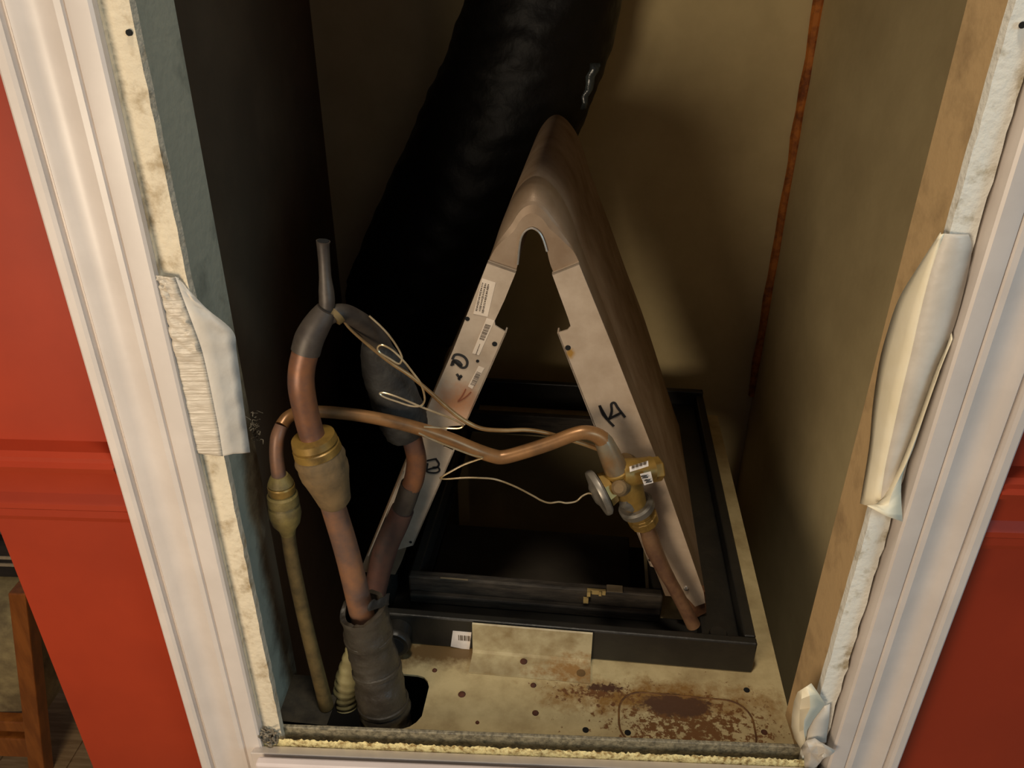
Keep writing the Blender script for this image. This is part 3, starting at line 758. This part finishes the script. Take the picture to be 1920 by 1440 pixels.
# torn lip at its right
rows = []
q0, q1 = Vector((-0.1571, 0.035, 0.1304)), Vector((-0.1435, 0.06, 0.1148))
for k in range(9):
    t = k / 8
    base = q0.lerp(q1, t)
    rows.append([base + Vector((0, 0, -0.004)), base + Vector((0, -0.001, 0.001)), base + Vector((0.001, 0.001 + 0.002 * math.sin(k), 0.004 + 0.005 * t + random.uniform(-0.0015, 0.0015)))])
obj('torn_lip', MB().sheet(rows), M_wrap, slv, smooth=True, solid=0.0014)

# pale ribbed hose beside the sleeve
hose = thing('ribbed_hose', 'pale ribbed plastic hose end standing behind the foam sleeve', 'hose', (-0.1935, 0.0485, -0.03))
P = spline([(-0.1879, 0.085, 0.0376, 0.0068), (-0.1935, 0.08, 0.0149, 0.0097), (-0.1999, 0.076, -0.0135, 0.0133), (-0.2034, 0.072, -0.0341, 0.0134), (-0.2029, 0.068, -0.0505, 0.0117)], 7)
b = MB()
pts = [(p.x, p.y, p.z, r * (1.0 if i % 3 else 0.86)) for i, (p, r) in enumerate(P)]
b.tube(pts, n=22, sm=1)
obj('hose_body', b, M_hose, hose, smooth=70)

# ---------------------------------------------------------------- thin liquid line with its nut, and the tube over to the valve
liq = thing('liquid_line', 'thin copper liquid line bending across to the brass valve', 'pipe', (-0.2215, 0.0574, -0.03))
obj('lower_tube', MB().tube([(-0.2184, 0.05, -0.0291, 0.0077), (-0.2213, 0.05, 0.0155, 0.0072), (-0.225, 0.05, 0.0765, 0.0069), (-0.2274, 0.05, 0.1332, 0.0067), (-0.2285, 0.05, 0.1798, 0.0065), (-0.2278, 0.05, 0.2145, 0.0063)], n=16, sm=5), M_thin, liq, smooth=True)
A, B = (-0.2268, 0.05, 0.271), (-0.2281, 0.05, 0.2052)
obj('flare_nut', MB().lathe(A, B, [(0.0, 14 * px), (0.06, 18 * px), (0.14, 22 * px), (0.17, 20 * px), (0.30, 21 * px), (0.33, 26 * px), (0.46, 27 * px), (0.48, 24 * px), (0.52, 27 * px), (0.66, 28 * px), (0.80, 24 * px), (0.92, 15 * px), (1, 13 * px)], n=26), M_brass_b, liq, smooth=30, label='dusty greenish brass flare nut')
obj('brass_band', MB().lathe(A, B, [(0.16, 21.5 * px), (0.18, 23 * px), (0.27, 23 * px), (0.29, 21.5 * px)], n=26), M_brass, liq, smooth=30)
obj('riser', MB().tube([(-0.2273, 0.05, 0.2606, 0.0066), (-0.2274, 0.05, 0.2766, 0.0063), (-0.2272, 0.052, 0.2921, 0.006), (-0.2256, 0.056, 0.3061, 0.006), (-0.2225, 0.062, 0.3144, 0.0058)], n=16, sm=6), M_copper_r, liq, smooth=True)
obj('cross_tube', MB().tube([(-0.2225, 0.062, 0.3144, 0.0058), (-0.2187, 0.07, 0.3183, 0.0056), (-0.2113, 0.08, 0.3175, 0.0054), (-0.1957, 0.088, 0.3138, 0.0055), (-0.1687, 0.094, 0.3082, 0.0058), (-0.1413, 0.1, 0.2997, 0.0059), (-0.1134, 0.106, 0.2883, 0.0062), (-0.0848, 0.112, 0.2736, 0.0065), (-0.0603, 0.117, 0.2585, 0.0069), (-0.0426, 0.119, 0.2504, 0.0069), (-0.0324, 0.12, 0.2488, 0.0069), (-0.0145, 0.122, 0.2536, 0.0069), (0.0109, 0.125, 0.2622, 0.0069), (0.0336, 0.128, 0.2713, 0.0069), (0.0464, 0.13, 0.2728, 0.0071), (0.0581, 0.133, 0.267, 0.0077), (0.066, 0.135, 0.2574, 0.0088)], n=18, sm=6), M_liquid, liq, smooth=True)

# ---------------------------------------------------------------- brass expansion valve
val = thing('expansion_valve', 'brass expansion valve with diaphragm head in front of right end plate', 'valve', (0.1189, 0.15, 0.1364))
q = 0.00054
obj('inlet_cup', MB().lathe((0.0612, 0.134, 0.2665), (0.0794, 0.138, 0.2231), [(0, 13 * q), (0.15, 17 * q), (0.5, 20 * q), (0.9, 22 * q), (1, 20 * q)], n=24), mat('silvery_copper_elbow', (150, 138, 116), 0.3, 0.5, col2=(150, 112, 70), scale=22, lo=0.35, hi=0.6), val, smooth=True, label='silvery inlet cup')
obj('inlet_ring', MB().lathe((0.0781, 0.138, 0.2256), (0.0807, 0.138, 0.2193), [(0, 20 * q), (0.3, 23.5 * q), (0.7, 23.5 * q), (1, 21 * q)], n=24), M_brass, val, smooth=True)
obj('valve_body', MB().lathe((0.0802, 0.14, 0.2217), (0.1075, 0.146, 0.1674), [(0, 25 * q), (0.08, 28 * q), (0.5, 29 * q), (0.62, 26 * q), (0.80, 22 * q), (1, 22 * q)], n=24), M_brass, val, smooth=30)
obj('body_block', MB().lathe((0.0827, 0.138, 0.2206), (0.1151, 0.148, 0.2199), [(0, 26 * q), (0.2, 27 * q), (0.6, 25 * q), (1.0, 25 * q)], n=20), M_brass, val, smooth=30)
obj('diaphragm_head', MB().lathe((0.056, 0.13, 0.1981), (0.0725, 0.136, 0.2048), [(0, 16 * q), (0.12, 24 * q), (0.22, 44 * q), (0.32, 46 * q), (0.5, 46 * q), (0.6, 42 * q), (0.66, 28 * q), (1, 24 * q)], n=30), M_steel, val, smooth=30, label='grey steel diaphragm head')
obj('head_neck', MB().lathe((0.0683, 0.135, 0.2027), (0.0847, 0.14, 0.2102), [(0, 34 * q), (0.4, 30 * q), (0.5, 24 * q), (1, 22 * q)], n=8), M_brass, val, smooth=30)
obj('side_boss', MB().lathe((0.0798, 0.118, 0.2169), (0.0855, 0.14, 0.2062), [(0, 9 * q), (0.1, 14 * q), (0.3, 15 * q), (0.45, 19 * q), (1, 20 * q)], n=20), M_brass_d, val, smooth=30)
obj('rear_cap', MB().lathe((0.0881, 0.15, 0.2267), (0.0946, 0.165, 0.2141), [(0, 17 * q), (0.5, 18 * q), (1, 18 * q)], n=22), mat('dark_brass', (112, 84, 42), 0.4, 0.4), val, smooth=30)
obj('hex_cap', MB().lathe((0.1082, 0.15, 0.2157), (0.1259, 0.155, 0.2167), [(0, 21 * q), (0.08, 24 * q), (0.92, 24 * q), (1, 20 * q)], n=6, phase=0.3), M_brass, val, bevel=0.0006, label='yellow brass hex cap')
obj('clamp_ring', MB().lathe((0.101, 0.145, 0.179), (0.1056, 0.146, 0.1701), [(0, 31 * q), (0.2, 35 * q), (0.8, 35 * q), (1, 31 * q)], n=26), M_steel, val, smooth=30, label='grey steel clamp ring')
obj('clamp_ear', MB().lathe((0.0866, 0.128, 0.1914), (0.0994, 0.14, 0.1786), [(0, 8 * q), (0.2, 11 * q), (1, 12 * q)], n=10), M_steel, val, smooth=30)
obj('outlet_nut', MB().lathe((0.105, 0.147, 0.1721), (0.117, 0.15, 0.1449), [(0, 26 * q), (0.3, 26 * q), (0.36, 24 * q), (0.42, 30 * q), (0.72, 29 * q), (0.9, 20 * q), (1, 13 * q)], n=12), M_brass, val, bevel=0.0004)
sl = []
def patch(cs, name, par, m, th=0.0005):
    cs = [Vector(c) for c in cs]
    nrm = (cs[1] - cs[0]).cross(cs[3] - cs[0]).normalized()
    if nrm.y > 0:
        nrm = -nrm
    return obj(name, MB().add([c for c in cs] + [c - nrm * th for c in cs], [(0, 1, 2, 3), (7, 6, 5, 4), (0, 4, 5, 1), (1, 5, 6, 2), (2, 6, 7, 3), (3, 7, 4, 0)]), m, par)
tag1 = patch([(0.0897, 0.128, 0.2361), (0.1075, 0.13, 0.2422), (0.1082, 0.128, 0.2373), (0.0904, 0.126, 0.2312)], 'paper_label', val, M_paper2)
for k in range(4):
    c = Vector((0.0931, 0.1262, 0.2368)).lerp(Vector((0.1043, 0.1282, 0.2402)), k / 3)
    patch([c + Vector((-0.0014, 0, 0.0016)), c + Vector((0.0014, 0, 0.0022)), c + Vector((0.0014, -0.0004, -0.0010)), c + Vector((-0.0014, -0.0004, -0.0016))], 'printed_mark', tag1, M_ink2, 0.0003)
tag2 = patch([(0.1001, 0.124, 0.2304), (0.1105, 0.126, 0.2325), (0.1139, 0.124, 0.2207), (0.105, 0.122, 0.2187)], 'barcode_label', val, M_paper2)
for k in range(4):
    c = Vector((0.1041, 0.1222, 0.2293)).lerp(Vector((0.1092, 0.1212, 0.2232)), (0, 0.25, 0.7, 1)[k])
    patch([c + Vector((-0.0032, 0, 0.0002)), c + Vector((0.0026, 0, 0.0014)), c + Vector((0.0026, -0.0003, 0.0002)), c + Vector((-0.0032, -0.0003, -0.0010))], 'barcode_bar', tag2, M_ink, 0.0003)
# outlet tube down to the distributor at the pan corner
obj('outlet_tube', MB().tube([(0.1163, 0.15, 0.1471, 0.0079), (0.1209, 0.15, 0.1329, 0.0094), (0.127, 0.15, 0.1149, 0.0094), (0.1367, 0.148, 0.0947, 0.0084), (0.1489, 0.146, 0.0726, 0.0073), (0.1616, 0.144, 0.0493, 0.0074), (0.1716, 0.142, 0.0302, 0.0077), (0.179, 0.141, 0.0152, 0.0081)], n=16, sm=5), mat('brown_outlet_tube', (132, 100, 72), 0.45, 0.25, col2=(96, 68, 52), scale=26), val, smooth=True)

# ---------------------------------------------------------------- thin wires
eq = thing('equaliser_tube', 'thin brown equaliser tube looping from the Y branch to the valve', 'tube', (-0.161, 0.08, 0.4028))
obj('tube_run', MB().tube([(-0.1601, 0.07, 0.4112, 0.0013), (-0.157, 0.08, 0.3981, 0.0013), (-0.1443, 0.096, 0.3733, 0.0015), (-0.1303, 0.102, 0.3566, 0.0016), (-0.1152, 0.106, 0.3426, 0.0018), (-0.102, 0.109, 0.3277, 0.0019), (-0.0884, 0.112, 0.3112, 0.0022), (-0.0767, 0.114, 0.2984, 0.0022), (-0.0657, 0.116, 0.2888, 0.0022), (-0.0524, 0.118, 0.2815, 0.0021), (-0.0325, 0.122, 0.2778, 0.002), (-0.0123, 0.128, 0.2753, 0.002), (0.0056, 0.134, 0.2691, 0.0021), (0.0266, 0.138, 0.2604, 0.0021), (0.0478, 0.14, 0.2524, 0.0024), (0.0666, 0.14, 0.2442, 0.0026), (0.0776, 0.14, 0.2357, 0.0026)], n=10, sm=6), M_equal, eq, smooth=True)
cp = thing('capillary_wire', 'bright thin capillary wire looped and running to the diaphragm head', 'wire', (-0.116, 0.08, 0.338))
W = 3.6
obj('wire_run', MB().tube([(-0.1439, 0.09, 0.4075), (-0.1356, 0.09, 0.3989), (-0.129, 0.09, 0.3907), (-0.1228, 0.09, 0.3803), (-0.1187, 0.089, 0.3712), (-0.1188, 0.088, 0.3671), (-0.1217, 0.088, 0.3639), (-0.1293, 0.088, 0.3689), (-0.1371, 0.088, 0.3743), (-0.1386, 0.088, 0.3789), (-0.1347, 0.088, 0.3815), (-0.1264, 0.088, 0.3771), (-0.117, 0.088, 0.3666), (-0.1095, 0.089, 0.3544), (-0.1039, 0.089, 0.3451), (-0.1012, 0.089, 0.3344), (-0.1011, 0.089, 0.3269), (-0.1052, 0.089, 0.3218), (-0.1138, 0.089, 0.3216), (-0.1254, 0.089, 0.3256), (-0.1361, 0.089, 0.3297), (-0.1405, 0.089, 0.3334), (-0.1357, 0.089, 0.334), (-0.1228, 0.089, 0.3295), (-0.0998, 0.09, 0.3181), (-0.0789, 0.092, 0.3081), (-0.0701, 0.094, 0.3015), (-0.0684, 0.095, 0.2981), (-0.0733, 0.095, 0.2957), (-0.0871, 0.096, 0.2952), (-0.1031, 0.09, 0.2996)], r=0.00092, n=8, sm=6), M_wire, cp, smooth=True)
obj('wire_run', MB().tube([(-0.109, 0.094, 0.2901), (-0.095, 0.096, 0.2812), (-0.0783, 0.098, 0.2722), (-0.0613, 0.1, 0.2637), (-0.0514, 0.101, 0.2604), (-0.0565, 0.101, 0.2578), (-0.0702, 0.101, 0.2513), (-0.0847, 0.101, 0.2416), (-0.0899, 0.101, 0.2378), (-0.0922, 0.102, 0.2345), (-0.0851, 0.102, 0.2341), (-0.0699, 0.104, 0.2345), (-0.0547, 0.106, 0.2335), (-0.0396, 0.109, 0.23), (-0.0216, 0.113, 0.2196), (-0.0033, 0.117, 0.2057), (0.0042, 0.118, 0.2), (0.0127, 0.12, 0.1955), (0.0223, 0.122, 0.1956), (0.0299, 0.124, 0.193), (0.0395, 0.126, 0.1939), (0.0457, 0.128, 0.1992), (0.0521, 0.13, 0.2012), (0.0576, 0.131, 0.1987)], r=0.00095, n=8, sm=6), M_wire, cp, smooth=True)

# ---------------------------------------------------------------- pieces of tape
tl = thing('torn_tape', 'wrinkled white tape folded over the left gasket', 'tape', (-0.2474, -0.01, 0.3327))
LE = [(-0.2644, -0.0125, 0.4804), (-0.2646, -0.0125, 0.4624), (-0.2644, -0.0125, 0.4421), (-0.2645, -0.0125, 0.4233), (-0.265, -0.0125, 0.4016), (-0.2656, -0.0125, 0.379), (-0.2658, -0.0125, 0.3556), (-0.2666, -0.0125, 0.3348)]
MI = [(-0.2514, -0.011, 0.4782), (-0.2487, -0.011, 0.4601), (-0.2456, -0.0115, 0.4421), (-0.2433, -0.011, 0.4231), (-0.2427, -0.011, 0.4014), (-0.2428, -0.011, 0.3788), (-0.243, -0.011, 0.3554), (-0.244, -0.011, 0.331)]
RI = [(-0.2486, -0.008, 0.4728), (-0.2382, -0.003, 0.4525), (-0.2248, 0.004, 0.4314), (-0.225, 0.005, 0.4157), (-0.2259, 0.005, 0.3933), (-0.2272, 0.005, 0.37), (-0.2282, 0.005, 0.3459), (-0.2287, 0.004, 0.325)]
def dense(L, n=4):
    return [p for p, r in spline(L, n, 0)]
LE, MI, RI = dense(LE, 9), dense(MI, 9), dense(RI, 9)
rows = []
for k in range(len(LE)):
    up_ = 1.0 if k < 30 else 0.35
    row = []
    for c_ in range(9):
        t = c_ / 8
        p = LE[k].lerp(MI[k], t)
        e = 0.0 if c_ in (0, 8) else 1.0
        row.append(p + Vector((0, -e * up_ * (0.0016 * abs(math.sin(k * 0.62 + 1.3 * math.sin(c_ * 1.1))) + abs(random.gauss(0, 0.0009))), 0)))
    rows.append(row)
obj('stuck_part', MB().sheet(rows), M_tape, tl, smooth=50, solid=0.0005)
rows = [[MI[k], MI[k].lerp(RI[k], 0.35) + Vector((0, 0.0015, 0)), MI[k].lerp(RI[k], 0.7) + Vector((0, 0.001 * math.sin(k * 0.7), 0)), RI[k]] for k in range(len(MI))]
obj('hanging_flap', MB().sheet(rows), M_tape_g, tl, smooth=60, solid=0.0005, label='smoother flap hanging into the opening')

tr = thing('peeling_tape', 'long cream tape peeling off the right gasket', 'tape', (0.273, -0.01, 0.2844))
A_ = [(0.2571, -0.0095, 0.517), (0.2552, -0.0095, 0.4947), (0.2555, -0.0095, 0.4645), (0.257, -0.0095, 0.4325), (0.2579, -0.0095, 0.403), (0.2596, -0.0095, 0.3673), (0.2614, -0.0095, 0.3342), (0.2649, -0.01, 0.3023)]
B_ = [(0.2723, -0.0095, 0.5166), (0.2773, -0.0095, 0.506), (0.28, -0.0095, 0.4765), (0.2804, -0.0095, 0.4493), (0.2775, -0.0095, 0.4206), (0.2756, -0.0095, 0.3769), (0.2727, -0.0095, 0.3346), (0.2759, -0.01, 0.3001)]
C_ = [(0.2574, -0.004, 0.516), (0.257, 0.012, 0.4869), (0.2545, 0.022, 0.4593), (0.2553, 0.028, 0.4315), (0.2561, 0.03, 0.4041), (0.2577, 0.026, 0.3692), (0.2594, 0.018, 0.3353), (0.2579, 0.006, 0.2904)]
A_, B_, C_ = dense(A_), dense(B_), dense(C_)
obj('stuck_part', MB().sheet([[a, a.lerp(c, 0.5) + Vector((0, -0.0006, 0)), c] for a, c in zip(A_, B_)]), M_tape_g, tr, smooth=50, solid=0.0005, label='grey part stuck on the gasket')
obj('curled_flap', MB().sheet([[a, a.lerp(c, 0.3) + Vector((-0.002, -0.002, 0)), a.lerp(c, 0.65) + Vector((-0.002, -0.002, 0)), c] for a, c in zip(A_, C_)]), M_tape_c, tr, smooth=60, solid=0.0006, label='cream flap curling away from the gasket')
D_ = dense([(0.28, -0.01, 0.4475), (0.2786, -0.0115, 0.434), (0.2773, -0.0125, 0.4179), (0.2763, -0.013, 0.388), (0.2752, -0.0135, 0.3564), (0.2731, -0.0145, 0.3284), (0.2823, -0.016, 0.2906)])
E_ = dense([(0.2803, -0.0098, 0.4414), (0.2774, -0.0098, 0.4207), (0.2759, -0.0098, 0.3949), (0.2738, -0.0098, 0.3587), (0.2705, -0.01, 0.33), (0.264, -0.0105, 0.3052), (0.25, -0.02, 0.3079)])
obj('lower_fold', MB().sheet([[a, a.lerp(c, 0.5) + Vector((0, -0.003, 0)), c] for a, c in zip(D_, E_)]), M_tape_c, tr, smooth=60, solid=0.0006)

tb = thing('crumpled_tape', 'crumpled cream tape stuck at the lower right corner of the opening', 'tape', (0.2692, -0.01, -0.0067))
def sheet_px(rows, name, m, par, label=None, ang=22):
    return obj(name, MB().sheet([[Vector(p) for p in r] for r in rows]), m, par, smooth=ang, solid=0.0006, label=label)
sheet_px([[(0.2388, -0.012, 0.093), (0.2415, -0.013, 0.0978), (0.2446, -0.013, 0.1014), (0.249, -0.011, 0.1034)],
          [(0.2445, 0.002, 0.0636), (0.2417, -0.016, 0.0889), (0.247, -0.018, 0.0958), (0.2576, -0.012, 0.0913)],
          [(0.2467, 0.004, 0.0428), (0.2478, -0.006, 0.0627), (0.2503, -0.018, 0.0806), (0.2658, -0.012, 0.0783)],
          [(0.249, 0.004, 0.0262), (0.2522, -0.002, 0.0417), (0.2487, -0.017, 0.0621), (0.2589, -0.012, 0.0563)],
          [(0.2531, 0, 0.014), (0.2528, -0.006, 0.0319), (0.2506, -0.017, 0.0491), (0.2563, -0.012, 0.0414)],
          [(0.2576, -0.008, 0.0103), (0.2568, -0.012, 0.0226), (0.2565, -0.014, 0.029), (0.2574, -0.012, 0.0302)]], 'upper_curl', M_tape_c, tb, 'cream curl of tape standing off the gasket')
sheet_px([[(0.2595, -0.0105, 0.053), (0.2662, -0.0105, 0.0737), (0.2709, -0.0105, 0.0768)],
          [(0.2578, -0.0105, 0.038), (0.2655, -0.011, 0.054), (0.274, -0.0105, 0.0582)],
          [(0.2585, -0.0115, 0.0273), (0.2654, -0.0125, 0.0366), (0.2755, -0.011, 0.0397)],
          [(0.2579, -0.0125, 0.021), (0.2643, -0.014, 0.0295), (0.2763, -0.013, 0.0274)]], 'stuck_part', M_tape_g, tb, 'grey part stuck on the gasket')
sheet_px([[(0.2553, -0.012, 0.0171), (0.2562, -0.016, 0.0332), (0.2628, -0.017, 0.0379), (0.2686, -0.019, 0.0349), (0.2805, -0.024, 0.0312)],
          [(0.2558, -0.016, 0.0164), (0.2566, -0.022, 0.0322), (0.2662, -0.018, 0.0289), (0.269, -0.026, 0.0369), (0.2789, -0.026, 0.0308)],
          [(0.2602, -0.013, 0.0048), (0.262, -0.018, 0.0195), (0.2658, -0.024, 0.0265), (0.272, -0.022, 0.0256), (0.2754, -0.027, 0.0274)],
          [(0.2614, -0.014, -0.0032), (0.2632, -0.02, 0.01), (0.2693, -0.018, 0.0123), (0.2689, -0.026, 0.0249), (0.2718, -0.026, 0.0228)],
          [(0.2641, -0.014, -0.0125), (0.2682, -0.015, -0.0092), (0.2698, -0.02, 0.0011), (0.2726, -0.02, 0.0075), (0.2703, -0.026, 0.0204)]], 'lower_fold', M_tape_g, tb, 'wrinkled clear end of the tape')

# lint in the lower left corner of the frame
b = MB()
for k in range(60):
    c = Vector((-0.2581, -0.012, 0.0025)) + Vector((random.gauss(0, 0.0055), random.gauss(0, 0.0015), random.gauss(0, 0.0045)))
    d = Vector((random.gauss(0, 1), random.gauss(0, 0.5), random.gauss(0, 1))).normalized() * 0.005
    e = Vector((random.gauss(0, 1), random.gauss(0, 0.5), random.gauss(0, 1))).normalized() * 0.003
    b.tube([c - d, c + e, c + d], r=random.uniform(0.0005, 0.0013), n=5, sm=3)
o = obj('lint', b, M_lint, None, smooth=True, kind='stuff', label='grey lint in the lower left corner of the opening', cat='lint')
b = MB()
for k in range(46):
    c = Vector((-0.2575, 0.088, 0.2962)) + Vector((random.gauss(0, 0.0016), random.gauss(0, 0.003), random.gauss(0, 0.007)))
    d = Vector((random.gauss(0, 1), random.gauss(0, 1), random.gauss(0, 1))).normalized() * 0.0028
    e = Vector((random.gauss(0, 1), random.gauss(0, 1), random.gauss(0, 1))).normalized() * 0.003
    b.tube([c - d, c + e, c + d], r=random.uniform(0.0003, 0.0007), n=5, sm=3)
obj('lint', b, M_lint, None, smooth=True, kind='stuff', label='tuft of grey lint on the left jamb edge below the torn tape', cat='lint')
# small white bumper on the panel edge
b = MB().lathe((-0.0045, -0.0421, -0.0015), (-0.0045, -0.0500, -0.0015), [(0, 0.0105), (0.55, 0.0105), (0.85, 0.0095), (1, 0.005)], n=24)
obj('bumper', b, M_white, None, smooth=True, label='small round white bumper on the top edge of the white panel', cat='bumper')

# ---------------------------------------------------------------- chair and blanket behind the wall corner at lower left
ch = thing('wooden_chair', 'orange wooden chair with tan cushion past the red wall corner', 'chair', (-0.95, 0.51, -0.62))
CY = 0.34
def cf(p, q, d):
    return (p, d, q)
for x0, x1, y in ((-0.7780, -0.8780, CY), (-0.7780, -0.8780, CY + 0.34), (-1.25, -1.148, CY), (-1.25, -1.148, CY + 0.34)):
    b = MB().add([(x0 - 0.0135, y, -0.17), (x0 + 0.0135, y, -0.17), (x0 + 0.0135, y + 0.028, -0.17), (x0 - 0.0135, y + 0.028, -0.17), (x1 - 0.0145, y, -0.6195), (x1 + 0.0145, y, -0.6195), (x1 + 0.0145, y + 0.028, -0.6195), (x1 - 0.0145, y + 0.028, -0.6195)],
                 [(3, 2, 1, 0), (4, 5, 6, 7), (0, 1, 5, 4), (1, 2, 6, 5), (2, 3, 7, 6), (3, 0, 4, 7)])
    obj('post', b, M_wood, ch, bevel=0.002)
obj('front_rail', MB().box(-1.175, -0.842, CY + 0.001, CY + 0.022, -0.490, -0.466), M_wood, ch, bevel=0.002)
obj('lower_rail', MB().box(-1.170, -0.852, CY + 0.003, CY + 0.022, -0.560, -0.512), M_wood, ch, bevel=0.002)
rows = []
cu = MB()
nu, nw = 14, 10
rings = []
for k in range(nu + 1):
    x = -1.180 + (1.180 - 0.832) * k / nu
    e = 0.010 * (1 - abs(2 * k / nu - 1) ** 4)
    rings.append([(x, CY + 0.030 - e, -0.465), (x, CY + 0.022 - e, -0.36 + 0.004 * math.sin(k)), (x, CY + 0.026 - e, -0.30), (x, CY + 0.045, -0.262 + e), (x, CY + 0.15, -0.250 + e), (x, CY + 0.325, -0.250), (x, CY + 0.335, -0.465)])
obj('cushion', MB().rings(rings), M_cushion, ch, smooth=60)
bl = thing('folded_blanket', 'dark folded blanket with cream stripes on the chair cushion', 'blanket', (-0.95, 0.52, -0.25))
obj('blanket_body', MB().box(-1.16, -0.79, CY + 0.10, CY + 0.32, -0.2385, -0.165), M_blanket, bl, bevel=0.012)
obj('cream_stripe', MB().box(-1.15, -0.795, CY + 0.0975, CY + 0.0995, -0.207, -0.201), M_cream, bl)
obj('cream_stripe', MB().box(-1.15, -0.795, CY + 0.0975, CY + 0.0995, -0.192, -0.186), M_cream, bl)
obj('grey_fold', MB().box(-1.15, -0.79, CY + 0.12, CY + 0.31, -0.1648, -0.12), M_grey, bl, bevel=0.012)
